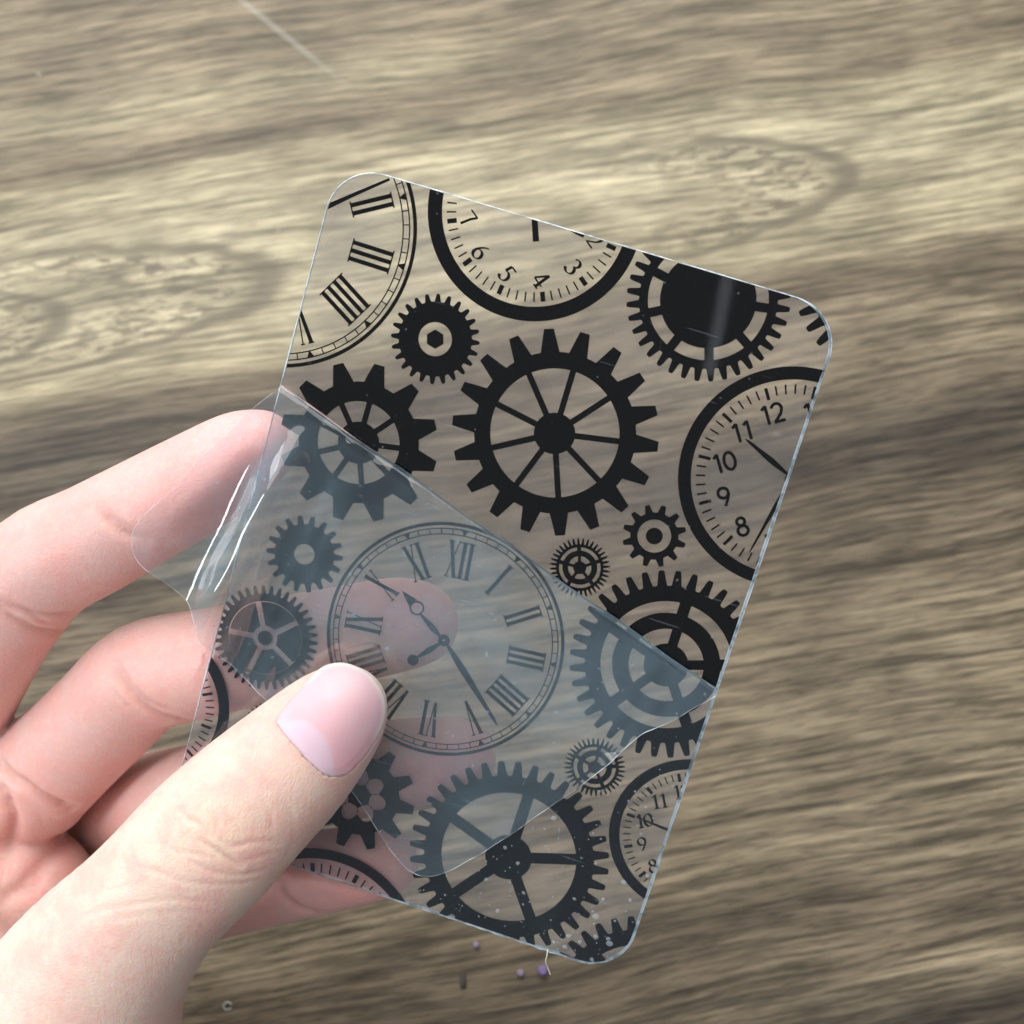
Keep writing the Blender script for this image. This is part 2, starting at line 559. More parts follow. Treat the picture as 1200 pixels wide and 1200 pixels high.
class G:
    def __init__(s, px, py, ref):
        s.px, s.py = px, py
        s.c = loc2(px, py)
        s.k = rad_mm(px, py, ref) / ref
    def r(s, v): return v * s.k
    def a(s, deg): return ang_mm(s.px, s.py, deg)

def build_gears():
    g = G(649.6, 508.2, 120)
    ink_loops('printed_gear', [trap_teeth(g.c, g.r(121.5), g.r(95), 18, g.a(93.1), 0.27, 0.66)] +
              spokes(g.c, g.r(24.3), g.r(75.8), 9, g.a(73.3), g.r(7.0)))
    g = G(419.5, 519.2, 93)
    ink_loops('printed_gear', [trap_teeth(g.c, g.r(93.5), g.r(71), 12, g.a(104.5), 0.25, 0.68)] +
              spokes(g.c, g.r(24.5), g.r(48.3), 9, g.a(74.5), g.r(6.6)))
    g = G(509.5, 397.6, 52)
    p = ink_loops('printed_gear', [round_teeth(g.c, g.r(52.6), g.r(43.5), 24, g.a(86), 0.2, 0.95), circle(g.c, g.r(19.8))])
    ink_loops('hexagon', [circle(g.c, g.r(11.2), 6)] if False else [[polar(g.c, g.r(11.2), g.a(90) + i * math.pi / 3) for i in range(6)]], p)
    g = G(780.5, 780.1, 110)
    ink_loops('printed_gear', [round_teeth(g.c, g.r(112), g.r(94), 36, g.a(92.8))] +
              spokes(g.c, g.r(62.3), g.r(76), 5, g.a(72), g.r(13.5)) + spokes(g.c, g.r(25.7), g.r(43.3), 5, g.a(72), g.r(11.5)))
    for px, py, a0 in ((679.2, 665.8, 92), (696.7, 900.0, 76), (318, 858, 90)):
        g = G(px, py, 34)
        ink_loops('printed_gear', [round_teeth(g.c, g.r(35), g.r(27.5), 36, g.a(93), 0.2, 0.95, 10)] +
                  spokes(g.c, g.r(20.2), g.r(24.2), 5, g.a(a0), g.r(4.5)) + spokes(g.c, g.r(7.6), g.r(13.6), 5, g.a(a0), g.r(3.4)))
    g = G(766.7, 628.7, 37)
    p = ink_loops('printed_gear', [trap_teeth(g.c, g.r(37.2), g.r(28), 12, g.a(103), 0.27, 0.62), circle(g.c, g.r(19.6))])
    ink_loops('hub_disc', [circle(g.c, g.r(9.8))], p)
    g = G(356, 650, 45)
    ink_loops('printed_gear', [trap_teeth(g.c, g.r(45), g.r(35), 18, g.a(96.7), 0.30, 0.66), circle(g.c, g.r(12))])
    g = G(309.9, 748.2, 60)
    p = ink_loops('printed_gear', [round_teeth(g.c, g.r(61.3), g.r(51.5), 38, g.a(92), 0.14, 0.9, 14), circle(g.c, g.r(43.0))])
    for i, sct in enumerate(spokes(g.c, g.r(14.4), g.r(42.0), 5, g.a(100.5), g.r(6.4))):
        ink_loops('solid_panel', [sct], p)
    ink_loops('hub_disc', [circle(g.c, g.r(8.6))], p)
    g = G(595.6, 1005.6, 113)
    ink_loops('printed_gear', [round_teeth(g.c, g.r(114), g.r(97), 36, g.a(94.4))] + spokes(g.c, g.r(26.6), g.r(77), 5, g.a(72), g.r(13.0)))
    g = G(751, 1184, 108)
    ink_loops('printed_gear', [round_teeth(g.c, g.r(112), g.r(96), 36, g.a(117.0))] + spokes(g.c, g.r(62), g.r(78), 5, g.a(130), g.r(12)))
    g = G(829.8, 351.6, 96)
    ink_loops('printed_gear', [round_teeth(g.c, g.r(96.5), g.r(81.5), 36, g.a(-88))] + spokes(g.c, g.r(56.7), g.r(71), 9, g.a(-89), g.r(11)))
    g = G(1041, 329, 100)
    ink_loops('printed_gear', [round_teeth(g.c, g.r(110), g.r(90), 32, g.a(200.5))])
    g = G(420, 933.3, 63)
    p = g.a(30)
    ink_loops('printed_gear', [trap_teeth(g.c, g.r(64.5), g.r(46.5), 11, g.a(17), 0.26, 0.66)] +
              [blob_hole(g.c, g.r(11.5), g.r(31), p + i * 2 * math.pi / 7, g.r(9.5)) for i in range(7)])
build_gears()

# ---- clocks
def ribbon(pts, widths):
    P = np.array(pts, float); n = len(P)
    V, F = [], []
    for i in range(n):
        t = P[min(i + 1, n - 1)] - P[max(i - 1, 0)]
        t = t / (np.linalg.norm(t) + 1e-9)
        o = np.array([-t[1], t[0]]) * widths[i] / 2
        V += [tuple(P[i] + o), tuple(P[i] - o)]
    for i in range(n - 1):
        F.append((2 * i, 2 * i + 1, 2 * i + 3, 2 * i + 2))
    return V, F

def join(parts):
    V, F = [], []
    for v, f in parts:
        b = len(V)
        V += list(v)
        F += [tuple(i + b for i in q) for q in f]
    return V, F

def arc(cx, cy, rx, ry, a0, a1, n=18):
    return [(cx + rx * math.cos(math.radians(a0 + (a1 - a0) * i / n)), cy + ry * math.sin(math.radians(a0 + (a1 - a0) * i / n))) for i in range(n + 1)]

DIGITS = {
    '0': [arc(.34, .5, .27, .44, 90, 450, 30)],
    '1': [[(.14, .80), (.36, .97)], [(.36, .99), (.36, .02)]],
    '2': [arc(.32, .70, .25, .26, 165, -20, 16) + [(.47, .42), (.10, .06)], [(.07, .06), (.62, .06)]],
    '3': [arc(.30, .74, .22, .21, 155, -75, 16), arc(.30, .29, .27, .25, 85, -155, 18)],
    '4': [[(.46, .0), (.46, .99)], [(.46, .99), (.04, .28)], [(.04, .28), (.66, .28)]],
    '5': [[(.20, .95), (.58, .95)], [(.20, .95), (.15, .54)], [(.15, .54)] + arc(.31, .31, .26, .28, 110, -150, 18)],
    '6': [[(.52, .97), (.36, .86), (.20, .66), (.09, .42), (.07, .30)], arc(.33, .29, .26, .26, 180, -180, 26)],
    '7': [[(.05, .93), (.62, .93)], [(.62, .95), (.44, .60), (.28, .0)]],
    '8': [arc(.33, .74, .20, .20, 90, 450, 24), arc(.33, .27, .26, .25, 90, 450, 28)],
    '9': [arc(.33, .70, .26, .26, 0, 360, 26), [(.59, .70), (.57, .56), (.46, .32), (.28, .02)]],
}
ADV = {'1': 0.56}

def digits_mesh(text, c, h, rot, serif):
    """text centred on c (mm), cap height h, turned by rot"""
    parts = []
    wid = [ADV.get(ch, 0.72) for ch in text]
    x0 = -sum(wid) / 2
    for ch, w in zip(text, wid):
        strokes = list(DIGITS[ch])
        if serif and ch in '14':
            xf = .36 if ch == '1' else .46
            strokes.append([(xf - .17, .02), (xf + .17, .02)])
        for st in strokes:
            if len(st) == 2:                                          # subdivide straight strokes
                a, b = np.array(st[0]), np.array(st[1]); st = [tuple(a + (b - a) * i / 4) for i in range(5)]
            P = np.array(st, float)
            ws = []
            for i in range(len(P)):
                t = P[min(i + 1, len(P) - 1)] - P[max(i - 1, 0)]
                t = t / (np.linalg.norm(t) + 1e-9)
                if serif:
                    diag = abs(t[1] * 0.9 - t[0] * 0.42)
                    ws.append(0.055 + 0.135 * diag ** 1.5)
                else:
                    ws.append(0.155)
            v, f = ribbon(P + np.array([x0, -0.5]), ws)
            parts.append((v, f))
        x0 += w
    V, F = join(parts)
    ca, sa = math.cos(rot), math.sin(rot)
    V = [(c[0] + h * (x * ca - y * sa), c[1] + h * (x * sa + y * ca)) for x, y in V]
    return V, F

def bar(c, a, r0, r1, w0, w1=None):
    w1 = w0 if w1 is None else w1
    p, q = polar(c, r0, a), polar(c, r1, a)
    return ribbon([p, q], [w0, w1])

def clock_part(kind, parts, parent):
    V, F = join(parts)
    return ink(kind, V, F, parent)

def annulus(name, c, r1, r0, parent=plate):
    return ink_loops(name, [circle(c, r1, 140), circle(c, r0, 140)], parent)

def lens_hand(p, q, wid, n=14, peak=0.35):
    p, q = np.array(p), np.array(q)
    pts = [p + (q - p) * i / n for i in range(n + 1)]
    ws = []
    for i in range(n + 1):
        t = i / n
        ws.append(wid * (0.35 + 0.65 * (math.sin(math.pi * min(1, t / (2 * peak))) if t < peak else max(0.0, 1 - (t - peak) / (1 - peak)) ** 1.0)) if t < 0.999 else wid * 0.12)
    return ribbon(pts, ws)

ROMAN = {1: 'I', 2: 'II', 3: 'III', 4: 'IIII', 5: 'V', 6: 'VI', 7: 'VII', 8: 'VIII', 9: 'IX', 10: 'X', 11: 'XI', 12: 'XII'}

def roman_mesh(txt, c, a, r0, r1, unit):
    """numeral standing outwards, foot towards the centre"""
    wd = {'I': 0.95 * unit, 'V': 1.65 * unit, 'X': 1.75 * unit}
    tot = sum(wd[ch] for ch in txt)
    x = -tot / 2
    ey = np.array([math.cos(a), math.sin(a)]); ex = np.array([math.sin(a), -math.cos(a)])
    cc = np.array(c)
    P = lambda u, r: tuple(cc + ex * u + ey * r)
    parts = []
    thick, thin, srf = 0.50 * unit, 0.16 * unit, 0.17 * unit
    for ch in txt:
        w = wd[ch]; m = x + w / 2
        if ch == 'I':
            parts.append(ribbon([P(m, r0), P(m, r1)], [thick, thick]))
            parts.append(ribbon([P(m - 0.46 * unit, r0), P(m + 0.46 * unit, r0)], [srf, srf]))
            parts.append(ribbon([P(m - 0.46 * unit, r1), P(m + 0.46 * unit, r1)], [srf, srf]))
        elif ch == 'V':
            parts.append(ribbon([P(m - 0.5 * unit, r1), P(m + 0.08 * unit, r0)], [thick, thick * 0.8]))
            parts.append(ribbon([P(m + 0.55 * unit, r1), P(m + 0.12 * unit, r0)], [thin, thin]))
            parts.append(ribbon([P(m - 0.85 * unit, r1), P(m - 0.12 * unit, r1)], [srf, srf]))
            parts.append(ribbon([P(m + 0.30 * unit, r1), P(m + 0.80 * unit, r1)], [srf, srf]))
        else:
            parts.append(ribbon([P(m - 0.55 * unit, r1), P(m + 0.55 * unit, r0)], [thick, thick]))
            parts.append(ribbon([P(m + 0.55 * unit, r1), P(m - 0.55 * unit, r0)], [thin, thin]))
            for u, r in ((-0.55, r1), (0.55, r0)):
                parts.append(ribbon([P(m + (u - 0.36) * unit, r), P(m + (u + 0.36) * unit, r)], [srf, srf]))
            for u, r in ((0.55, r1), (-0.55, r0)):
                parts.append(ribbon([P(m + (u - 0.26) * unit, r), P(m + (u + 0.26) * unit, r)], [srf, srf]))
        x += w
    return join(parts)

def roman_clock(c, R, a12, hours, label):
    o = annulus('printed_clock', c, R, R * 0.973)
    o['label'] = label
    annulus('track_line', c, R * 0.951, R * 0.942, o)
    annulus('track_line', c, R * 0.905, R * 0.896, o)
    tk = []
    for i in range(60):
        a = a12 - i * math.pi / 30
        if i % 5 == 0:
            tk.append(ribbon([polar(c, R * 0.945, a), polar(c, R * 0.903, a)], [R * 0.052, R * 0.012]))
        else:
            tk.append(bar(c, a, R * 0.90, R * 0.945, R * 0.008))
    clock_part('tick_marks', tk, o)
    for h in hours:
        V, F = roman_mesh(ROMAN[h], c, a12 - h * math.pi / 6, R * 0.545, R * 0.845, R / 16.4)
        ink('numeral', V, F, o)
    return o

def arabic_clock(c, R, r_in, a12, hours, serif, dig_r, dig_h, t0, t1, th, hour_w, min_w, label):
    o = annulus('printed_clock', c, R, r_in)
    if o is None: return None
    o['label'] = label
    tk = []
    for i in range(60):
        a = a12 - i * math.pi / 30
        if i % 5 == 0: tk.append(bar(c, a, th, t1, hour_w))
        else: tk.append(bar(c, a, t0, t1, min_w))
    clock_part('tick_marks', tk, o)
    for h in hours:
        a = a12 - h * math.pi / 6
        V, F = digits_mesh(str(h), polar(c, dig_r, a), dig_h, a12 - math.pi / 2, serif)
        ink('numeral', V, F, o)
    return o

def angle_at(c, px, py):
    p = loc2(px, py)
    return math.atan2(p[1] - c[1], p[0] - c[0])

def build_clocks():
    # big roman clock under the film
    c = np.array([30.85, -57.4])
    a12 = ang_mm(520, 751, 79.3, 100)
    o = roman_clock(c, 16.42, a12, range(1, 13), 'whole printed clock with roman numerals')
    z = lambda x, y: loc2(380 + .24167 * x, 600 + .24167 * y)
    k = 0.24167 * rad_mm(520, 751, 100) / 100
    hub = z(578, 625)
    ink_loops('hub_disc', [circle(hub, 29 * k), circle(hub, 7 * k)], o)
    parts = [lens_hand(z(590, 640), z(838, 1037), 34 * k)]
    clock_part('clock_hand', parts, o)
    ring = z(447, 468)
    h = ink_loops('clock_hand', [circle(ring, 36 * k), circle(ring, 27 * k)], o)
    clock_part('pointer', [ribbon([z(428, 442), z(405, 418), z(376, 385)], [50 * k, 30 * k, 2 * k])], h)
    clock_part('shank', [lens_hand(z(560, 605), z(462, 495), 30 * k, peak=0.4)], h)
    h = ink_loops('clock_hand', [circle(z(428, 721), 27 * k)], o)
    clock_part('shank', [lens_hand(z(560, 640), z(445, 710), 28 * k, peak=0.5)], h)
    # roman clock cut by the upper left edge
    c = np.array([-5.48, -10.40])
    z = lambda x, y: loc2(330 + .20833 * x, 190 + .20833 * y)
    a3 = angle_at(c, *(330 + .20833 * 503, 190 + .20833 * 531))
    o = roman_clock(c, 18.42, a3 + math.pi / 2, (1, 2, 3, 4, 5, 6), 'roman clock cut off by the upper left edge')
    k = .20833 * rad_mm(430, 290, 60) / 60
    clock_part('clock_hand', [ribbon([z(235, 258), z(420, 175), z(605, 95)], [30 * k, 20 * k, 15 * k])], o)
    # serif clock cut by the top edge
    c = np.array([26.44, 0.85])
    z = lambda x, y: loc2(490 + .225 * x, 210 + .225 * y)
    k = .225 * rad_mm(630, 300, 60) / 60
    a12 = angle_at(c, 490 + .225 * 648, 210 + .225 * 612) + 4 * math.pi / 6
    o = arabic_clock(c, 13.95, 12.07, a12, range(1, 13), True, 8.65, 95 * k, 10.2, 11.45, 10.2, 25 * k, 8 * k, 'serif numeral clock cut off by the top edge')
    clock_part('clock_hand', [ribbon([z(604, 190), z(613, 324)], [31 * k, 33 * k])], o)
    clock_part('clock_hand', [ribbon([z(772, 256), z(815, 274), z(862, 298)], [6 * k, 16 * k, 15 * k])], o)
    # sans clock cut by the right edge
    c = np.array([68.15, -22.36])
    z = lambda x, y: loc2(790 + .22497 * x, 420 + .22497 * y)
    k = .22497 * rad_mm(890, 560, 60) / 60
    a12 = angle_at(c, 790 + .22497 * 162, 420 + .22497 * 518) - 2 * math.pi / 6
    o = arabic_clock(c, 14.5, 12.83, a12, (1, 7, 8, 9, 10, 11, 12), False, 8.75, 104 * k, 10.95, 12.2, 10.6, 17 * k, 9 * k, 'bold numeral clock cut off by the right edge')
    clock_part('clock_hand', [lens_hand(z(600, 612), z(372, 420), 30 * k, peak=0.45)], o)
    clock_part('clock_hand', [lens_hand(z(592, 660), z(392, 1014), 22 * k, peak=0.3)], o)
    ink_loops('hub_disc', [circle(z(608, 632), 31 * k)], o)
    # small serif clock cut by the lower right edge
    c = np.array([70.87, -73.40])
    z = lambda x, y: loc2(660 + x / 6, 860 + y / 6)
    k = rad_mm(770, 960, 50) / 50 / 6
    a12 = angle_at(c, 660 + 457 / 6, 860 + 795 / 6) - 3 * math.pi / 6
    o = arabic_clock(c, 11.15, 9.7, a12, (7, 8, 9, 10, 11, 12), True, 6.65, 100 * k, 8.2, 9.2, 8.05, 22 * k, 8 * k, 'small serif clock cut off by the lower right edge')
    clock_part('clock_hand', [lens_hand(z(780, 698), z(505, 586), 20 * k, peak=0.3)], o)
    # two clocks at the lower left, mostly off the plate
    c = np.array([25.75, -106.9])
    arabic_clock(c, 15.12, 13.62, angle_at(c, 365.8, 1018.3), (1, 12, 11), True, 9.3, 2.3, 11.5, 12.9, 11.6, 0.62, 0.22, 'clock rim cut off by the bottom edge')
    c = np.array([-7.2, -79.6])
    arabic_clock(c, 12.1, 10.55, angle_at(c, 240.9, 852.0), (), True, 7, 2, 8.7, 9.9, 8.4, 0.42, 0.2, 'clock rim cut off by the left edge')
build_clocks()

# ================================================================== PROTECTIVE FILM
FILM_LOW = clear_sheet_mat('film_on_plate', (0.985, 0.99, 0.995), 0.028, (0.50, 0.70, 0.88), 0.5, 0.06, bump=0.25, bscale=180.0, speck=0.25)
FILM_UP = clear_sheet_mat('peeled_film', (0.965, 0.988, 0.998), 0.105, (0.55, 0.83, 1.0), 1.6, 0.06, bump=0.30, bscale=130.0, speck=0.2, var=0.55, vscale=45.0)

film = bpy.data.objects.new('protective_film', None)
film.empty_display_size = 0.02
COL.objects.link(film)
film.matrix_world = PLATE_M_S
tag(film, 'bluish clear protective film half peeled and folded back over the plate', 'film')

F0 = mm(328, 456); F1 = mm(838, 812)
FE = (F1 - F0) / np.linalg.norm(F1 - F0)
FG = np.array([-FE[1], FE[0]])                                       # down the plate, away from the fold
FLEN = np.linalg.norm(F1 - F0)

RID0 = mm(356, 512); RID1 = mm(243, 742)
RD = (RID1 - RID0) / np.linalg.norm(RID1 - RID0)
RX = np.array([-RD[1], RD[0]])
if RX[0] < 0: RX = -RX                                               # to the right of the ridge

def flap_height(u, v):
    p = np.stack([u, v], -1)
    t = (p - F0) @ FG
    s = (p - F0) @ FE
    w = 0.30 + 1.05 * (1 - sstep(t, 0.0, 8.0))
    x = (p - RID0) @ RX
    l = (p - RID0) @ RD
    A = 4.8 * sstep(t, 0.5, 12.0) * (1 - 0.35 * sstep(l, 22, 32))
    xs = np.sqrt(x * x + 0.22 ** 2)
    rgt = np.exp(-(xs / 2.7) ** 1.5)
    lft = 1.0 - 0.70 * sstep(xs, 0.2, 5.0)
    k = sstep(x, -0.25, 0.25)
    w = w + A * (lft * (1 - k) + rgt * k)
    w = w + 1.5 * sstep(-x, 4.5, 11.0)
    # the free corner curls a little towards the lens
    w = w + 0.05 * np.clip(-x - 7.0, 0, 20) ** 1.4 * 0.25
    # creases running beside the ridge and shallow ripples
    near = np.exp(-((x - 6.5) / 4.5) ** 2)
    w = w + near * 0.16 * np.sin(x * 2.1 + 0.25 * np.sin(l * 0.3)) * sstep(t, 3, 10)
    nearl = np.exp(-((x + 5.0) / 2.0) ** 2)
    w = w + nearl * 0.04 * np.cos((x + 5.0) * 2.4)
    w = w + 0.07 * np.sin(u * 0.55 + 1.3 * np.sin(v * 0.21)) * np.sin(v * 0.47 + 0.8) + 0.03 * np.sin(u * 1.7 + v * 0.9)
    # crumpled patches: over the gear near the fold and near the free right-hand corner
    for (qx, qy, rad, amp, fr, an) in ((415, 560, 6.5, 0.20, 1.15, 0.5), (455, 600, 5.0, 0.10, 1.6, 1.3), (740, 830, 7.0, 0.20, 1.1, 2.2), (690, 860, 6.0, 0.12, 1.5, 0.2), (560, 980, 8.0, 0.14, 0.9, 0.9), (480, 940, 7.0, 0.18, 1.0, 1.9)):
        c = mm(qx, qy); d = p - c
        x1 = d[..., 0] * math.cos(an) + d[..., 1] * math.sin(an); y1 = -d[..., 0] * math.sin(an) + d[..., 1] * math.cos(an)
        w = w + amp * np.exp(-(d ** 2).sum(-1) / rad ** 2) * (np.sin(x1 * fr + 1.2 * np.sin(y1 * 0.7)) + 0.5 * np.sin(y1 * fr * 1.7 + x1 * 0.6))
    # torn-looking wave along the free right-hand edge
    e = mm(838, 812); f = mm(500, 1027)
    ed = (f - e) / np.linalg.norm(f - e)
    dist = np.abs((p - e) @ np.array([-ed[1], ed[0]]))
    le = (p - e) @ ed
    w = w + 0.28 * np.exp(-dist / 1.6) * (0.6 + 0.6 * np.sin(le * 1.15 + 0.6 * np.sin(le * 0.4)))
    return np.maximum(w, 0.20)

def smooth_closed(pts, per=6):
    P = np.array(pts, float); n = len(P); out = []
    for i in range(n):
        p0, p1, p2, p3 = P[i - 1], P[i], P[(i + 1) % n], P[(i + 2) % n]
        for j in range(per):
            t = j / per
            out.append(0.5 * ((2 * p1) + (-p0 + p2) * t + (2 * p0 - 5 * p1 + 4 * p2 - p3) * t * t + (-p0 + 3 * p1 - 3 * p2 + p3) * t ** 3))
    return np.array(out)

def point_in(poly, pts):
    x, y = pts[:, 0], pts[:, 1]
    ins = np.zeros(len(pts), bool)
    n = len(poly)
    for i in range(n):
        x1, y1 = poly[i]; x2, y2 = poly[(i + 1) % n]
        c = ((y1 > y) != (y2 > y)) & (x < (x2 - x1) * (y - y1) / (y2 - y1 + 1e-12) + x1)
        ins ^= c
    return ins

def build_film():
    # flap outline, as measured on the plate plane
    px = [(328, 456), (455, 545), (583, 634), (710, 723), (838, 812),
          (812, 828), (788, 843), (768, 853), (748, 862), (724, 884), (700, 905), (676, 923), (650, 941), (625, 958), (600, 976), (575, 992), (550, 1007), (527, 1019),
          (503, 1026), (482, 1020), (462, 1000), (445, 975), (428, 948), (408, 920), (380, 890), (350, 860), (320, 828),
          (293, 800), (270, 776), (252, 757), (243, 741), (236, 722), (228, 706), (212, 690), (195, 674), (178, 660), (168, 645),
          (165, 628), (170, 612), (182, 597), (210, 572), (240, 540), (270, 510), (298, 480)]
    P = np.array([mm(*p) for p in px])
    hard = {0, 4}
    O = []
    n = len(P)
    for i in range(n):
        p1, p2 = P[i], P[(i + 1) % n]
        p0 = P[i - 1] if i not in hard else p1
        p3 = P[(i + 2) % n] if (i + 1) % n not in hard else p2
        for j in range(5):
            t = j / 5
            O.append(0.5 * ((2 * p1) + (-p0 + p2) * t + (2 * p0 - 5 * p1 + 4 * p2 - p3) * t * t + (-p0 + 3 * p1 - 3 * p2 + p3) * t ** 3))
    O = np.array(O)
    step = 0.62
    gx, gy = np.meshgrid(np.arange(O[:, 0].min(), O[:, 0].max(), step), np.arange(O[:, 1].min(), O[:, 1].max(), step))
    pts = np.stack([gx.ravel(), gy.ravel()], -1) + RNG.uniform(-0.08, 0.08, (gx.size, 2))
    # finer rows along the ridge
    l = np.arange(-6, 42, 0.4)
    fine = np.concatenate([RID0 + RD * l[:, None] + RX * q for q in np.arange(-1.6, 1.7, 0.16)])
    x = (pts - RID0) @ RX
    pts = np.concatenate([pts[np.abs(x) > 1.7], fine])
    pts = pts[point_in(O, pts)]
    d = np.min(np.linalg.norm(pts[:, None, :] - O[None, ::2, :], axis=2), axis=1) if len(pts) < 30000 else np.ones(len(pts))
    pts = pts[d > 0.22]
    V, F = cdt([O], pts, 1)
    V = np.array(V)
    F = [f if (V[f[1]][0] - V[f[0]][0]) * (V[f[2]][1] - V[f[0]][1]) - (V[f[2]][0] - V[f[0]][0]) * (V[f[1]][1] - V[f[0]][1]) < 0 else f[::-1] for f in F]   # face the lens
    w = flap_height(V[:, 0], V[:, 1])
    mesh_obj('peeled_flap', np.stack([V[:, 0], -V[:, 1], w], -1) * MM, F, FILM_UP, film, smooth=True)
    # the edge of the flap catches light: a thin cut edge following it (not along the fold)
    E = O[4 * 5:]
    ew = flap_height(E[:, 0], E[:, 1])
    V, F = [], []
    for i in range(len(E)):
        a, b = E[max(i - 1, 0)], E[min(i + 1, len(E) - 1)]
        t = (b - a) / (np.linalg.norm(b - a) + 1e-9); o = np.array([-t[1], t[0]])
        hw = 0.06
        for q, z in ((-hw, 0.0), (0, 0.07), (hw, 0.0), (0, -0.05)):
            p = E[i] + o * q
            V.append((p[0] * MM, -p[1] * MM, (ew[i] + z) * MM))
    for i in range(len(E) - 1):
        a, b = 4 * i, 4 * i + 4
        for k in range(4): F.append((a + k, a + (k + 1) % 4, b + (k + 1) % 4, b + k))
    m, nt, out = new_mat('film_edge')
    N = NT(nt)
    bs = N.n('ShaderNodeBsdfPrincipled'); bs.inputs['Base Color'].default_value = (0.86, 0.93, 0.97, 1); bs.inputs['Roughness'].default_value = 0.12
    tr = N.n('ShaderNodeBsdfTransparent')
    mx = N.n('ShaderNodeMixShader'); tc = N.n('ShaderNodeTexCoord').outputs['Object']
    N.setin(mx.inputs[0], N.smooth(N.noise(tc, 260.0, 2.0, 0.6), 0.35, 0.65, 0.05, 0.42))
    N.link(tr.outputs[0], mx.inputs[1]); N.link(bs.outputs[0], mx.inputs[2]); N.link(mx.outputs[0], out.inputs[0])
    mesh_obj('cut_edge', V, F, m, film)
    # the rolled fold between the flap and the film still on the plate
    V, F = [], []
    ns, na = 110, 12
    for i in range(ns + 1):
        s = FLEN * i / ns
        base = F0 + FE * s
        rr = 0.60
        for j in range(na + 1):
            a = math.pi * j / na
            t = -0.75 * math.sin(a) * (1 + 0.15 * math.sin(s * 0.37))
            w = 0.14 + rr * (1 - math.cos(a)) + (0 if j < na else 0.0)
            p = base + FG * t
            if j == na:
                w = float(flap_height(np.array(p[0]), np.array(p[1])))
            V.append((p[0] * MM, -p[1] * MM, w * MM))
    for i in range(ns):
        for j in range(na):
            a = i * (na + 1) + j
            F.append((a, a + 1, a + na + 2, a + na + 1))
    mesh_obj('fold', V, F, FILM_UP, film, smooth=True)
    # film still stuck down below the fold
    ol = np.array([(x, -y) for x, y in rounded_outline(inset=0.10)])
    full = []
    for i in range(len(ol)):
        a, b = ol[i], ol[(i + 1) % len(ol)]
        k = max(1, int(np.linalg.norm(b - a) / 1.5))
        for j in range(k): full.append(a + (b - a) * j / k)
    full = np.array(full)
    t = (full - F0) @ FG
    low = full[t > 0.05]
    # rotate so the run is contiguous
    idx = np.where(t > 0.05)[0]
    br = np.where(np.diff(idx) > 1)[0]
    if len(br): idx = np.concatenate([idx[br[0] + 1:], idx[:br[0] + 1]])
    low = full[idx]
    V, F = cdt([low], None, 1)
    F = [f if (V[f[1]][0] - V[f[0]][0]) * (V[f[2]][1] - V[f[0]][1]) - (V[f[2]][0] - V[f[0]][0]) * (V[f[1]][1] - V[f[0]][1]) < 0 else f[::-1] for f in F]
    mesh_obj('adhered_sheet', [(p[0] * MM, -p[1] * MM, 0.14 * MM) for p in V], F, FILM_LOW, film)
    # small air bubbles trapped under the film near the free lower corner
    V, F = [], []
    m, nt, out = new_mat('air_bubble')
    N = NT(nt)
    df = N.n('ShaderNodeBsdfDiffuse'); df.inputs[0].default_value = (0.62, 0.70, 0.76, 1)
    gl = N.n('ShaderNodeBsdfGlossy'); gl.inputs[1].default_value = 0.1
    tr = N.n('ShaderNodeBsdfTransparent')
    a1 = N.n('ShaderNodeMixShader'); a1.inputs[0].default_value = 0.24
    N.link(tr.outputs[0], a1.inputs[1]); N.link(df.outputs[0], a1.inputs[2])
    a2 = N.n('ShaderNodeMixShader'); a2.inputs[0].default_value = 0.09
    N.link(a1.outputs[0], a2.inputs[1]); N.link(gl.outputs[0], a2.inputs[2]); N.link(a2.outputs[0], out.inputs[0])
    e = mm(838, 812); f = mm(503, 1026)
    ed = (f - e) / np.linalg.norm(f - e); en = np.array([ed[1], -ed[0]])
    if en[1] < 0: en = -en
    count = 0
    while count < 150:
        u, v = RNG.uniform(30, 67), RNG.uniform(58, 95.6)
        p = np.array([u, v])
        if (p - e) @ en < 0.4 or u > 67.3: continue
        if v > 95.0 or (u > 61.6 and v > 89.6 and math.hypot(u - 61.6, v - 89.6) > 5.6): continue
        if RNG.random() > 0.25 + 0.75 * sstep(v, 76, 95): continue
        r = RNG.choice([0.07, 0.10, 0.13, 0.18, 0.30, 0.42], p=[.3, .28, .2, .14, .05, .03])
        b = len(V); asp = RNG.uniform(0.7, 1.3); ph = RNG.uniform(0, 6)
        V.append((u * MM, -v * MM, (0.16 + r * 0.25) * MM))
        for i in range(9):
            a = 2 * math.pi * i / 9
            x, y = r * math.cos(a), r * asp * math.sin(a)
            V.append(((u + x * math.cos(ph) - y * math.sin(ph)) * MM, (-v + x * math.sin(ph) + y * math.cos(ph)) * MM, 0.15 * MM))
        for i in range(9): F.append((b, b + 1 + i, b + 1 + (i + 1) % 9))
        count += 1
    o = mesh_obj('air_bubbles', V, F, m, film, smooth=True)
    o['kind'] = 'stuff'
build_film()

# ================================================================== HAND
def catmull(C, per):
    C = np.array(C, float); n = len(C); out = []
    for i in range(n - 1):
        p0, p1, p2, p3 = C[max(i - 1, 0)], C[i], C[i + 1], C[min(i + 2, n - 1)]
        for j in range(per):
            t = j / per
            out.append(0.5 * ((2 * p1) + (-p0 + p2) * t + (2 * p0 - 5 * p1 + 4 * p2 - p3) * t * t + (-p0 + 3 * p1 - 3 * p2 + p3) * t ** 3))
    out.append(C[-1])
    return np.array(out)

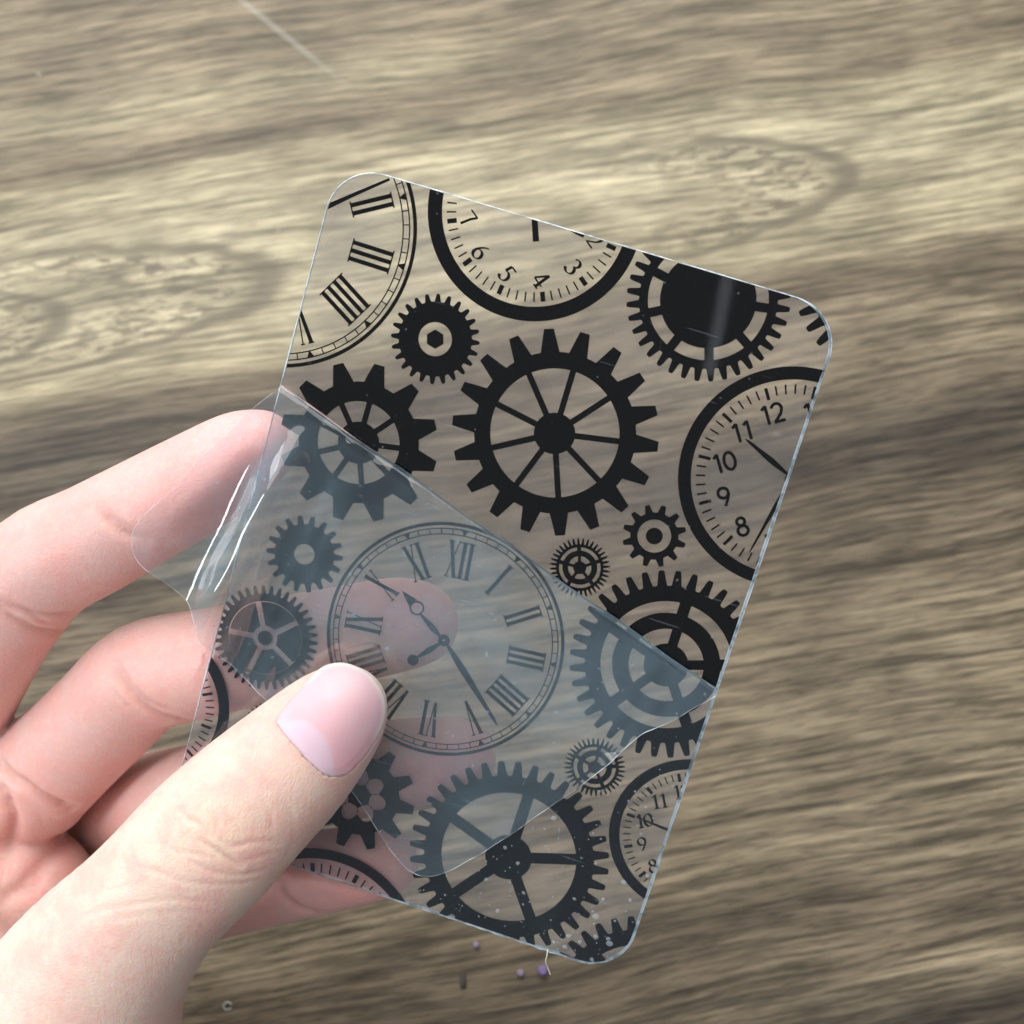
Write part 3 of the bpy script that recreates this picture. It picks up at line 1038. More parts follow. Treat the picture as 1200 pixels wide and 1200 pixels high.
# joints as (pixel x, pixel y, depth mm, half width in pixels)
INDEX = [(304, 524, 191.4, 44), (278, 536, 192.0, 53), (230, 566, 193.3, 60), (166, 601, 195.3, 63), (110, 632, 197.3, 66), (44, 668, 200.8, 69), (-14, 744, 209.8, 70), (-70, 840, 220.8, 76), (-115, 930, 228.8, 88)]
MIDDLE = [(487, 730, 193.2, 50), (460, 733, 193.8, 56), (395, 746, 194.6, 58), (300, 765, 197, 61), (235, 778, 200.5, 64), (170, 794, 205, 66), (122, 838, 211, 65), (74, 884, 218, 66), (0, 950, 228, 74), (-80, 1010, 235, 88)]
RING = [(533, 890, 195.4, 48), (505, 893, 195.8, 53), (430, 902, 197, 55), (320, 918, 202, 60), (240, 932, 214, 62), (170, 944, 231, 60), (110, 965, 247, 60), (20, 1040, 256, 70)]
PINKY = [(450, 1009, 199.0, 41), (425, 1013, 199.4, 46), (365, 1024, 200.8, 49), (280, 1040, 206, 53), (200, 1058, 215, 56), (130, 1085, 226, 60), (50, 1120, 237, 70)]
THUMB = [(404, 829, 182.6, 50), (385, 849, 181.8, 64), (340, 896, 180.2, 77), (291, 942, 179.0, 84), (243, 990, 178.6, 89), (200, 1034, 179.6, 88), (163, 1074, 181.5, 91), (112, 1140, 185, 108), (66, 1235, 190, 138), (10, 1350, 200, 165), (-60, 1480, 212, 170)]
PALM = [(-110, 960, 229, 105), (-40, 1045, 228, 102), (22, 1058, 225, 92)]
WEB = [(-112, 900, 224, 85), (-100, 1030, 214, 80), (-72, 1150, 206, 92), (-10, 1280, 199, 118)]
PALM2 = [(-60, 1110, 246, 120), (-60, 1250, 242, 150), (-80, 1400, 236, 175), (-130, 1560, 232, 175), (-200, 1760, 232, 170)]

def chain3d(C, per=4):
    Q = catmull(C, per)
    P = np.array([px_point(q[0], q[1], q[2]) for q in Q])
    R = np.array([q[3] * q[2] / FPX for q in Q])
    return P, R

VOX = 0.62
GMIN = np.array([-118.0, -22.0, 158.0]); GMAX = np.array([6.0, 150.0, 272.0])
GN = ((GMAX - GMIN) / VOX).astype(int) + 1
AX = [GMIN[i] + VOX * np.arange(GN[i]) for i in range(3)]

def chain_field(C, flat=1.0, fdir=None, per=4):
    D = np.full(GN, 18.0, np.float32)
    P, R = chain3d(C, per)
    for i in range(len(P) - 1):
        a, b, ra, rb = P[i], P[i + 1], R[i], R[i + 1]
        m = max(ra, rb) + 7.0
        lo = np.minimum(a, b) - m; hi = np.maximum(a, b) + m
        sl = []
        ok = True
        for k in range(3):
            i0 = max(0, int((lo[k] - GMIN[k]) / VOX)); i1 = min(GN[k], int((hi[k] - GMIN[k]) / VOX) + 2)
            if i1 <= i0: ok = False
            sl.append(slice(i0, i1))
        if not ok: continue
        X = AX[0][sl[0]][:, None, None]; Y = AX[1][sl[1]][None, :, None]; Z = AX[2][sl[2]][None, None, :]
        ab = b - a; L = ab @ ab + 1e-9
        t = np.clip(((X - a[0]) * ab[0] + (Y - a[1]) * ab[1] + (Z - a[2]) * ab[2]) / L, 0, 1)
        vx = X - a[0] - t * ab[0]; vy = Y - a[1] - t * ab[1]; vz = Z - a[2] - t * ab[2]
        if flat != 1.0:
            q = vx * fdir[0] + vy * fdir[1] + vz * fdir[2]
            g = q * (1.0 / flat - 1.0)
            vx = vx + g * fdir[0]; vy = vy + g * fdir[1]; vz = vz + g * fdir[2]
        d = np.sqrt(vx * vx + vy * vy + vz * vz) - (ra + (rb - ra) * t)
        D[tuple(sl)] = np.minimum(D[tuple(sl)], d.astype(np.float32))
    return D

def smin(a, b, k):
    h = np.clip(0.5 + 0.5 * (b - a) / k, 0, 1)
    return b + (a - b) * h - k * h * (1 - h)

def smax(a, b, k):
    return -smin(-a, -b, k)

def surface_nets(D):
    S = D < 0
    nx, ny, nz = D.shape
    cnt = np.zeros((nx - 1, ny - 1, nz - 1), np.int8)
    corners = [(i, j, k) for i in (0, 1) for j in (0, 1) for k in (0, 1)]
    sh = lambda A, c: A[c[0]:nx - 1 + c[0], c[1]:ny - 1 + c[1], c[2]:nz - 1 + c[2]]
    for c in corners: cnt += sh(S, c)
    act = (cnt > 0) & (cnt < 8)
    ids = np.full(act.shape, -1, np.int64)
    idx = np.argwhere(act)
    ids[act] = np.arange(len(idx))
    acc = np.zeros((len(idx), 3)); num = np.zeros(len(idx))
    val = {c: D[idx[:, 0] + c[0], idx[:, 1] + c[1], idx[:, 2] + c[2]].astype(float) for c in corners}
    for c in corners:
        for ax in range(3):
            if c[ax] == 1: continue
            e = list(c); e[ax] = 1; e = tuple(e)
            a, b = val[c], val[e]
            m = (a < 0) != (b < 0)
            t = np.where(m, a / (a - b + 1e-12), 0)
            p = np.array(c, float)[None, :].repeat(len(idx), 0)
            p[:, ax] += t
            acc[m] += p[m]; num[m] += 1
    V = idx + acc / num[:, None]
    V = GMIN + V * VOX
    F = []
    for ax in range(3):
        o1, o2 = (ax + 1) % 3, (ax + 2) % 3
        s0 = [slice(None)] * 3; s1 = [slice(None)] * 3
        s0[ax] = slice(0, -1); s1[ax] = slice(1, None)
        A, Bm = S[tuple(s0)], S[tuple(s1)]
        E = np.argwhere(A != Bm)
        ok = (E[:, o1] > 0) & (E[:, o2] > 0) & (E[:, o1] < D.shape[o1] - 1) & (E[:, o2] < D.shape[o2] - 1)
        E = E[ok]
        ins = A[E[:, 0], E[:, 1], E[:, 2]]
        q = []
        for d1, d2 in ((-1, -1), (0, -1), (0, 0), (-1, 0)):
            c = E.copy(); c[:, o1] += d1; c[:, o2] += d2
            q.append(ids[c[:, 0], c[:, 1], c[:, 2]])
        q = np.stack(q, -1)
        q[~ins] = q[~ins][:, ::-1]
        F.append(q)
    return V, np.concatenate(F)

def laplace(V, F, it, lam=0.5):
    e = np.concatenate([F[:, [0, 1]], F[:, [1, 2]], F[:, [2, 3]], F[:, [3, 0]]])
    e = np.concatenate([e, e[:, ::-1]])
    n = np.bincount(e[:, 0], minlength=len(V)).astype(float)
    for i in range(it):
        for l in (lam, -lam * 1.03):
            a = np.stack([np.bincount(e[:, 0], V[e[:, 1], k], len(V)) for k in range(3)], -1) / np.maximum(n, 1)[:, None]
            V = V + l * (a - V)
    return V

def normals(V, F):
    d1 = V[F[:, 2]] - V[F[:, 0]]; d2 = V[F[:, 3]] - V[F[:, 1]]
    fn = np.cross(d1, d2)
    n = np.stack([sum(np.bincount(F[:, j], fn[:, k], len(V)) for j in range(4)) for k in range(3)], -1)
    return n / (np.linalg.norm(n, axis=1)[:, None] + 1e-12)

def subdivide(V, F):
    """Catmull-Clark style split (linear split then a light smooth)"""
    e = np.sort(np.concatenate([F[:, [0, 1]], F[:, [1, 2]], F[:, [2, 3]], F[:, [3, 0]]]), axis=1)
    key = e[:, 0] * (len(V) + 1) + e[:, 1]
    u, first, inv = np.unique(key, return_index=True, return_inverse=True)
    mid = V[e[first]].mean(1)
    nf = len(F); nv = len(V); ne = len(u)
    E = inv.reshape(4, nf) + nv
    c = nv + ne + np.arange(nf)
    V2 = np.concatenate([V, mid, V[F].mean(1)])
    F2 = np.concatenate([np.stack([F[:, 0], E[0], c, E[3]], -1), np.stack([F[:, 1], E[1], c, E[0]], -1),
                         np.stack([F[:, 2], E[2], c, E[1]], -1), np.stack([F[:, 3], E[3], c, E[2]], -1)])
    return V2, F2

def poly_dist(pts, P):
    """distance of every point to a 3D polyline"""
    best = np.full(len(pts), 1e9)
    for a, b in zip(P[:-1], P[1:]):
        ab = b - a
        t = np.clip(((pts - a) @ ab) / (ab @ ab + 1e-9), 0, 1)
        best = np.minimum(best, np.linalg.norm(pts - a - t[:, None] * ab, axis=1))
    return best

Z6 = lambda L: [(0.4 * x, 760 + 0.4 * y) for x, y in L]
Z8 = lambda L: [(0.41667 * x, 420 + 0.41667 * y) for x, y in L]
Z4 = lambda L: [(0.21667 * x, 840 + 0.21667 * y) for x, y in L]
# creases of the skin: (polyline in photograph pixels, depth mm, width mm)
CREASES = [
    (Z6([(528, 468), (552, 494), (580, 512), (606, 540)]), 0.315, 0.41),
    (Z6([(590, 560), (628, 585), (668, 612), (705, 636)]), 0.300, 0.38),
    (Z6([(606, 540), (640, 560), (690, 575), (750, 560)]), 0.108, 0.30),
    (Z6([(455, 520), (470, 560), (510, 590), (570, 600), (630, 612)]), 0.120, 0.30),
    (Z6([(520, 600), (590, 640), (680, 662), (780, 650)]), 0.132, 0.34),
    (Z6([(430, 640), (540, 680), (660, 690), (760, 680)]), 0.096, 0.34),
    (Z6([(640, 590), (700, 580), (760, 565), (820, 572)]), 0.096, 0.30),
    (Z6([(690, 625), (740, 615), (800, 600)]), 0.084, 0.30),
    (Z6([(540, 420), (580, 385), (640, 370), (720, 400), (780, 460), (800, 530)]), 0.072, 0.34),
    (Z6([(720, 360), (800, 410), (850, 480), (860, 560), (820, 640)]), 0.060, 0.38),
    (Z6([(490, 470), (470, 430), (500, 380), (560, 350)]), 0.060, 0.34),
    (Z6([(480, 480), (500, 540), (470, 600)]), 0.072, 0.30),
    (Z6([(620, 470), (640, 520), (610, 560)]), 0.084, 0.30),
    (Z6([(650, 480), (690, 520), (700, 570)]), 0.060, 0.30),
    (Z6([(560, 480), (600, 450), (620, 420)]), 0.060, 0.30),
    (Z6([(380, 590), (410, 640), (470, 650)]), 0.072, 0.30),
    (Z6([(290, 720), (350, 700), (420, 690)]), 0.060, 0.30),
    (Z6([(240, 785), (300, 765), (400, 748), (500, 735), (620, 745)]), 0.084, 0.38),
    (Z6([(250, 745), (262, 775)]), 0.060, 0.30),
    (Z6([(320, 790), (420, 780), (540, 770), (640, 780)]), 0.048, 0.38),
    (Z8([(282, 425), (310, 460), (345, 488), (400, 512)]), 0.55, 0.8),
    (Z8([(300, 415), (330, 455), (370, 480)]), 0.15, 0.5),
    (Z8([(0, 712), (45, 738), (110, 764), (180, 772)]), 0.5, 0.8),
    (Z8([(10, 690), (70, 712), (130, 722), (205, 716)]), 0.4, 0.7),
    (Z8([(60, 700), (110, 735), (150, 745)]), 0.2, 0.5),
    (Z8([(318, 865), (345, 920), (390, 970), (460, 1008), (545, 1022)]), 0.6, 0.9),
    (Z8([(335, 860), (370, 925), (420, 968), (480, 992)]), 0.3, 0.6),
    (Z8([(310, 900), (335, 955), (385, 1000)]), 0.2, 0.6),
    (Z4([(0, 250), (60, 320), (140, 370), (220, 425), (310, 468), (390, 492)]), 1.0, 1.0),
    (Z4([(20, 410), (45, 480), (75, 560), (62, 640), (25, 740)]), 1.2, 1.1),
    (Z4([(175, 890), (230, 790), (290, 720), (360, 640)]), 1.0, 1.5),
    (Z4([(0, 980), (80, 940), (150, 890)]), 0.7, 1.2),
    (Z6([(822, 690), (840, 730), (880, 760), (940, 775)]), 0.45, 0.7),
]

ZN = lambda L: [(300 + 0.15 * x, 750 + 0.15 * y) for x, y in L]
NAIL = ZN([(158, 640), (205, 560), (300, 440), (395, 330), (445, 275), (500, 222), (575, 188), (680, 178), (800, 215), (900, 285), (975, 390), (1012, 500), (1005, 620), (965, 725),
           (915, 815), (845, 915), (760, 1005), (690, 1058), (610, 1066), (520, 1042), (420, 955), (320, 850), (225, 735)])
LUNULA = ZN([(158, 640), (220, 640), (340, 622), (450, 665), (540, 765), (590, 870), (605, 1060), (520, 1042), (420, 955), (320, 850), (225, 735)])
NAIL_SIDE = ZN([(460, 262), (395, 320), (300, 432), (200, 555), (152, 640), (225, 742), (320, 858), (420, 965), (520, 1052), (612, 1076), (695, 1066), (770, 1010), (850, 922), (920, 825), (960, 760)])

def skin_mat():
    m, nt, out = new_mat('skin')
    N = NT(nt)
    tc = N.n('ShaderNodeTexCoord').outputs['Object']
    at = N.n('ShaderNodeAttribute'); at.attribute_name = 'tint'
    mot = N.noise(tc, 125.0, 4.0, 0.7)
    mot2 = N.noise(tc, 900.0, 2.0, 0.6)
    col = N.mixc(N.smooth(mot, 0.36, 0.66, 0.0, 0.55), at.outputs[0], (0.78, 0.39, 0.35, 1))
    col = N.mixc(N.smooth(mot2, 0.45, 0.75, 0.0, 0.16), col, (0.90, 0.72, 0.60, 1))
    bs = N.n('ShaderNodeBsdfPrincipled')
    N.link(col, bs.inputs['Base Color'])
    bs.inputs['Roughness'].default_value = 0.48
    bs.inputs['Specular IOR Level'].default_value = 0.40
    bs.subsurface_method = 'RANDOM_WALK'
    bs.inputs['Subsurface Weight'].default_value = 1.0
    bs.inputs['Subsurface Radius'].default_value = (1.0, 0.42, 0.25)
    bs.inputs['Subsurface Scale'].default_value = 0.0016
    # fine skin relief: tiny cells plus shallow lines
    vo = N.n('ShaderNodeTexVoronoi'); vo.feature = 'DISTANCE_TO_EDGE'
    dis = N.n('ShaderNodeVectorMath', operation='ADD'); N.link(tc, dis.inputs[0])
    nz = N.n('ShaderNodeTexNoise'); N.link(tc, nz.inputs['Vector']); nz.inputs['Scale'].default_value = 300.0
    sc1 = N.n('ShaderNodeVectorMath', operation='SCALE'); N.link(nz.outputs[1], sc1.inputs[0]); sc1.inputs[3].default_value = 0.0016
    N.link(sc1.outputs[0], dis.inputs[1])
    N.link(dis.outputs[0], vo.inputs['Vector']); vo.inputs['Scale'].default_value = 1500.0
    h = N.math('ADD', N.math('MULTIPLY', N.smooth(vo.outputs[0], 0.0, 0.22), 0.35), N.math('MULTIPLY', N.noise(N.mapping(tc, rot=(0, 0, -0.78), scale=(1500, 330, 600)), 1.0, 3.0, 0.6), 1.3))
    bp = N.n('ShaderNodeBump'); bp.inputs['Strength'].default_value = 0.45; bp.inputs['Distance'].default_value = 0.00016
    N.link(h, bp.inputs['Height']); N.link(bp.outputs[0], bs.inputs['Normal'])
    N.link(bs.outputs[0], out.inputs[0])
    return m

def nail_mat():
    m, nt, out = new_mat('fingernail')
    N = NT(nt)
    at = N.n('ShaderNodeAttribute'); at.attribute_name = 'tint'
    bs = N.n('ShaderNodeBsdfPrincipled')
    tc = N.n('ShaderNodeTexCoord').outputs['Object']
    N.link(N.mixc(N.smooth(N.noise(tc, 320.0, 3.0, 0.6), 0.35, 0.7, 0.0, 0.22), at.outputs[0], (0.82, 0.60, 0.63, 1)), bs.inputs['Base Color'])
    bs.inputs['Roughness'].default_value = 0.42
    bs.inputs['Specular IOR Level'].default_value = 0.26
    bs.inputs['Subsurface Weight'].default_value = 0.6
    bs.inputs['Subsurface Radius'].default_value = (1.0, 0.5, 0.4)
    bs.inputs['Subsurface Scale'].default_value = 0.0008
    N.link(bs.outputs[0], out.inputs[0])
    return m

def blend(a, b, k):
    return a * (1 - k)[:, None] + np.array(b)[None, :] * k[:, None]

def build_hand():
    fdir = -PN
    th = np.array([0.10, 0.10, -1.0]); th /= np.linalg.norm(th)
    dI = chain_field(INDEX, 0.95, fdir); dM = chain_field(MIDDLE, 0.97, fdir)
    dR = chain_field(RING, 0.97, fdir); dP = chain_field(PINKY, 0.97, fdir)
    dT = chain_field(THUMB, 0.80, th)
    dH = smin(smin(chain_field(PALM), chain_field(PALM2), 8.0), chain_field(WEB), 4.0)
    # pads flattened where they press on the plate
    gx, gy, gz = np.meshgrid(*[a.astype(np.float32) for a in AX], indexing='ij')
    R32 = PR.astype(np.float32); T32 = PT.astype(np.float32)
    w = -((gx - T32[0]) * R32[0, 2] + (gy - T32[1]) * R32[1, 2] + (gz - T32[2]) * R32[2, 2])
    u = (gx - T32[0]) * R32[0, 0] + (gy - T32[1]) * R32[1, 0] + (gz - T32[2]) * R32[2, 0]
    v = (gx - T32[0]) * R32[0, 1] + (gy - T32[1]) * R32[1, 1] + (gz - T32[2]) * R32[2, 1]
    over = np.maximum(np.maximum(-u - 1.0, u - PW), v - PH - 1.0)
    back = np.where(over < 0, w + THICK + 0.08, -5.0)
    front = np.where(over < 0, 0.95 - w, -5.0)
    del gx, gy, gz, u, v, over
    D = smin(smin(dI, dM, 0.8), smin(dR, dP, 0.8), 0.8)
    D = smax(D, back, 1.2)
    D = smin(D, dH, 0.7)
    dT = smax(dT, front, 1.5)
    D = smin(D, dT, 1.0) if False else np.minimum(D, dT)
    # thumb root flows into the palm only near the wrist
    D2 = smin(dT, dH, 16.0)
    yy = AX[1][None, :, None]
    k = np.clip((yy - 78) / 25.0, 0, 1).astype(np.float32)
    D = D * (1 - k) + np.minimum(D, D2) * k
    for ax in range(3):                                              # close the wrist off
        sl = [slice(None)] * 3
        for e in (slice(0, 2), slice(-2, None)):
            sl[ax] = e; D[tuple(sl)] = np.maximum(D[tuple(sl)], 0.6)
    V, F = surface_nets(D)
    V = laplace(V, F, 5)
    V, F = subdivide(V, F)
    V = laplace(V, F, 3)
    n = normals(V, F)
    if np.mean(np.sum(n * (V - V.mean(0)), 1)) < 0:
        F = F[:, ::-1]; n = -n
    tree = BVHTree.FromPolygons([tuple(p) for p in V], [tuple(int(i) for i in f) for f in F])

    def cast(px, py):
        d = Vector(((px - 600) / FPX, (py - 600) / FPX, 1.0)).normalized()
        hit = tree.ray_cast(Vector((0, 0, 0)), d)
        return None if hit[0] is None else (np.array(hit[0]), np.array(hit[1]))

    # ---- base colours of the skin (linear): pale on the back of the thumb, pinker on the pads; fingers and palm hold painted shade
    tint = np.tile(np.array([0.79, 0.57, 0.49]), (len(V), 1))
    fingers = [INDEX, MIDDLE, RING, PINKY]
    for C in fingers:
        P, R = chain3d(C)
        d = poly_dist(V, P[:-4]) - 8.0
        tint = blend(tint, (0.715, 0.45, 0.415), 0.85 * np.exp(-(np.clip(d, 0, 99) / 3.0) ** 2))  # pinker finger skin, also darkened to paint in some of its shade
        dt = np.linalg.norm(V - P[0], axis=1)
        tint = blend(tint, (0.90, 0.50, 0.48), 0.8 * np.exp(-(np.clip(dt - 5, 0, 99) / 9.0) ** 2))
    P, R = chain3d(THUMB)
    tint = blend(tint, (0.79, 0.595, 0.50), 0.9 * np.exp(-(np.clip(poly_dist(V, P) - 10.0, 0, 99) / 4.0) ** 2))
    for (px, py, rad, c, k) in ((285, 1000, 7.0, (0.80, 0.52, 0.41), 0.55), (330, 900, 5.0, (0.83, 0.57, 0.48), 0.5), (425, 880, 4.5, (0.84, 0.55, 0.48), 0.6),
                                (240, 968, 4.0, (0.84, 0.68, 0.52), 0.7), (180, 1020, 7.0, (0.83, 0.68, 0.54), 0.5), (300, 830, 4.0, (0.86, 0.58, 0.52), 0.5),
                                (60, 1010, 8.0, (0.70, 0.44, 0.41), 0.7), (215, 590, 6.0, (0.80, 0.42, 0.38), 0.4), (60, 740, 6.0, (0.80, 0.42, 0.36), 0.5), (160, 815, 7.0, (0.80, 0.43, 0.37), 0.4)):  # the palm spot is darkened in place of deeper shade there
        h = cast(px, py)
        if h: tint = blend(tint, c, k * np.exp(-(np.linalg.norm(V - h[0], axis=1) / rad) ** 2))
    # ---- creases
    disp = np.zeros(len(V))
    for line, dep, wid in CREASES:
        L = np.array(line)
        L = catmull(L, 6) if len(L) > 2 else L
        pts = [cast(*p) for p in L]
        pts = [p[0] for p in pts if p is not None]
        if len(pts) < 2: continue
        # drop jumps in depth
        keep = [pts[0]]
        for p in pts[1:]:
            if np.linalg.norm(p - keep[-1]) < 7: keep.append(p)
        if len(keep) < 2: continue
        PP = np.array(keep)
        sel = np.where(np.all((V > PP.min(0) - 4) & (V < PP.max(0) + 4), axis=1))[0]
        d = poly_dist(V[sel], PP)
        # fade at the ends
        fe = np.minimum(np.linalg.norm(V[sel] - PP[0], axis=1), np.linalg.norm(V[sel] - PP[-1], axis=1))
        fade = np.clip(0.35 + fe / 2.5, 0, 1)
        disp[sel] += fade * (-dep * np.exp(-(d / wid) ** 2) + 0.10 * dep * np.exp(-((d - 2.3 * wid) / (1.4 * wid)) ** 2))
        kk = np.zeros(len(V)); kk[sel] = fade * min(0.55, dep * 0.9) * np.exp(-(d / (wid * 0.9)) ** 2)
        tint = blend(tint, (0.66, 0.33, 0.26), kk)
    # ---- bed of the nail: the skin folds stand a little above it
    NP_ = [cast(*p) for p in catmull(NAIL_SIDE, 4)]
    NP_ = np.array([p[0] for p in NP_ if p is not None])
    sel = np.where(np.all((V > NP_.min(0) - 4) & (V < NP_.max(0) + 4), axis=1))[0]
    d = poly_dist(V[sel], NP_)
    nail_poly = np.array(NAIL)
    ppx = np.stack([V[:, 0] / V[:, 2] * FPX + 600, V[:, 1] / V[:, 2] * FPX + 600], -1)
    ins = np.zeros(len(V), bool); ins[sel] = point_in(nail_poly, ppx[sel])
    near = sel[V[sel, 2] < 186]
    infl = np.zeros(len(V)); infl[sel] = np.exp(-(d / 0.9) ** 2)
    disp += np.where(ins, -0.34, 0.0) + np.where(~ins, 0.07 * infl, 0.0)
    kk = np.zeros(len(V)); kk[sel] = 0.30 * np.exp(-(d / 0.8) ** 2)
    tint = blend(tint, (0.80, 0.40, 0.33), kk)
    V0 = V.copy()
    V = V + n * disp[:, None]
    # ---- object
    W = cam_to_world(V)
    org = W.mean(0)
    me = bpy.data.meshes.new('hand')
    me.vertices.add(len(W)); me.vertices.foreach_set('co', ((W - org) * MM).astype(np.float32).ravel())
    me.loops.add(F.size); me.loops.foreach_set('vertex_index', F.astype(np.int32).ravel())
    me.polygons.add(len(F)); me.polygons.foreach_set('loop_start', np.arange(0, F.size, 4, dtype=np.int32))
    me.polygons.foreach_set('loop_total', np.full(len(F), 4, np.int32))
    me.polygons.foreach_set('use_smooth', np.ones(len(F), bool))
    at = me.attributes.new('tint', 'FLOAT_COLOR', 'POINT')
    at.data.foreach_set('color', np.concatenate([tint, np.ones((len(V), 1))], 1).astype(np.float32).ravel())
    me.update(); me.validate()
    me.materials.append(skin_mat())
    hand = bpy.data.objects.new('hand', me); COL.objects.link(hand)
    hand.location = org * MM
    tag(hand, 'pale left hand with its thumb in front and four fingers behind the plate', 'hand')

    # ---- thumb nail, laid on the bed and domed
    O = catmull(np.array(NAIL + NAIL[:1]), 4)[:-1]
    gx, gy = np.meshgrid(np.arange(O[:, 0].min(), O[:, 0].max(), 2.2), np.arange(O[:, 1].min(), O[:, 1].max(), 2.2))
    pts = np.stack([gx.ravel(), gy.ravel()], -1)
    pts = pts[point_in(O, pts)]
    dd = np.min(np.linalg.norm(pts[:, None] - O[None], axis=2), axis=1)
    pts = pts[dd > 1.2]
    NV, NF = cdt([O], pts, 1)
    NV = np.array(NV)
    H = [cast(*p) for p in NV]
    pos = np.array([h[0] if h else px_point(p[0], p[1], 180) for h, p in zip(H, NV)])
    # quadratic fit keeps the plate of the nail smooth
    c0 = NV.mean(0); q = (NV - c0) / 60.0
    A = np.stack([np.ones(len(q)), q[:, 0], q[:, 1], q[:, 0] ** 2, q[:, 0] * q[:, 1], q[:, 1] ** 2, q[:, 0] ** 3, q[:, 0] ** 2 * q[:, 1], q[:, 0] * q[:, 1] ** 2, q[:, 1] ** 3], -1)
    wgt = np.where(pos[:, 2] < 183.5, 1.0, 0.02)
    dep = A @ np.linalg.lstsq(A * wgt[:, None], pos[:, 2] * wgt, rcond=None)[0]
    de = np.min(np.linalg.norm(NV[:, None] - O[None], axis=2), axis=1)
    axis = np.array([0.62, -0.78])
    along = (NV - c0) @ axis
    depth = dep + 0.0 - 0.20 * np.clip(de / 10.0, 0, 1)
    # proximal border dips under the cuticle, the free edge stands clear
    depth = depth + 0.12 * np.clip((-along - 38) / 18, 0, 1) * np.exp(-de / 5.0) - 0.25 * np.clip((along - 40) / 20, 0, 1)
    PV = np.stack([(NV[:, 0] - 600) / FPX * depth, (NV[:, 1] - 600) / FPX * depth, depth], -1)
    nt_ = np.tile(np.array([0.80, 0.45, 0.485]), (len(NV), 1))
    nt_ = blend(nt_, (0.80, 0.35, 0.40), 0.85 * np.exp(-(np.linalg.norm(NV - np.array([412, 893]), axis=1) / 22) ** 2))
    nt_ = blend(nt_, (0.83, 0.54, 0.55), 0.8 * np.exp(-(np.linalg.norm(NV - np.array([400, 805]), axis=1) / 28) ** 2))
    lun = catmull(np.array(LUNULA + LUNULA[:1]), 4)[:-1]
    li = point_in(lun, NV)
    dl = np.min(np.linalg.norm(NV[:, None] - lun[None], axis=2), axis=1)
    sd = np.where(li, dl, -dl)
    nt_ = blend(nt_, (0.74, 0.60, 0.69), 0.62 * sstep(sd, -5.0, 6.0))
    free = sstep(de, 6.0, 2.2) * sstep(along, 2, 26)
    nt_ = blend(nt_, (0.82, 0.74, 0.64), 0.62 * free)
    Wn = cam_to_world(PV)
    # give the nail thickness: a lower copy joined by a wall round the edge
    no = len(O)
    Vt = [tuple((p - org) * MM) for p in Wn]
    Pb = PV + np.array([0, 0, 0.35])
    Vb = [tuple((p - org) * MM) for p in cam_to_world(Pb)]
    nv = len(Vt)
    area = sum(NV[f[0]][0] * (NV[f[1]][1] - NV[f[2]][1]) + NV[f[1]][0] * (NV[f[2]][1] - NV[f[0]][1]) + NV[f[2]][0] * (NV[f[0]][1] - NV[f[1]][1]) for f in NF[:20])
    if area > 0: NF = [f[::-1] for f in NF]
    cntE = {}
    for f in NF:
        for i in range(len(f)):
            e = (f[i], f[(i + 1) % len(f)])
            cntE[e] = 1
    wall = [(b_, a_, a_ + nv, b_ + nv) for (a_, b_) in cntE if (b_, a_) not in cntE]
    FF = list(NF) + [tuple(i + nv for i in f[::-1]) for f in NF] + wall
    nl = mesh_obj('thumb_nail', Vt + Vb, FF, nail_mat(), hand, smooth=True)
    a2 = nl.data.attributes.new('tint', 'FLOAT_COLOR', 'POINT')
    cc = np.concatenate([nt_, nt_]); a2.data.foreach_set('color', np.concatenate([cc, np.ones((len(cc), 1))], 1).astype(np.float32).ravel())
    nl['label'] = 'pink thumb nail with pale half moon and whitish free edge'
build_hand()

# ================================================================== SMALL THINGS ON THE TABLE
def simple_mat(name, col, rough=0.4, trans=0.0):
    m, nt, out = new_mat(name)
    N = NT(nt)
    bs = N.n('ShaderNodeBsdfPrincipled')
    tc = N.n('ShaderNodeTexCoord').outputs['Object']
    k = N.noise(tc, 800.0, 2.0, 0.6)
    N.link(N.mixc(N.smooth(k, 0.3, 0.7, 0.0, 0.35), (*col, 1), tuple(c * 0.6 for c in col) + (1,)), bs.inputs['Base Color'])
    bs.inputs['Roughness'].default_value = rough
    bs.inputs['Transmission Weight'].default_value = trans
    N.link(bs.outputs[0], out.inputs[0])
    return m

def bead(px, py, r, mat, label):
    x, y = table_at(px, py)
    bm = bmesh.new()
    bmesh.ops.create_icosphere(bm, subdivisions=3, radius=r * MM)
    for v in bm.verts:                                               # slightly flattened, with a dimple at the hole
        rr = math.hypot(v.co.x, v.co.y)
        v.co.z *= 0.86
        if v.co.z > 0: v.co.z -= 0.45 * r * MM * math.exp(-(rr / (0.3 * r * MM)) ** 2)
    for f in bm.faces: f.smooth = True
    me = bpy.data.meshes.new('bead'); bm.to_mesh(me); bm.free()
    me.materials.append(mat)
    o = bpy.data.objects.new('bead', me); COL.objects.link(o)
    o.location = (x * MM, y * MM, 0.86 * r * MM)
    o.rotation_euler = (0.0, 0.0, px * 0.01)
    tag(o, label, 'bead', 'small purple beads on the table')

PURPLE = simple_mat('purple_plastic', (0.24, 0.17, 0.36), 0.45)
PALEP = simple_mat('pale_purple_plastic', (0.34, 0.26, 0.36), 0.5)
bead(636, 1137, 1.15, PURPLE, 'largest purple bead on the table, just below the plate\'s bottom edge')
bead(610, 1140, 0.75, PALEP, 'small pale purple bead left of the largest bead')
bead(558, 1107, 0.7, PALEP, 'faint pinkish bead lying nearest the hand, under the bottom edge')

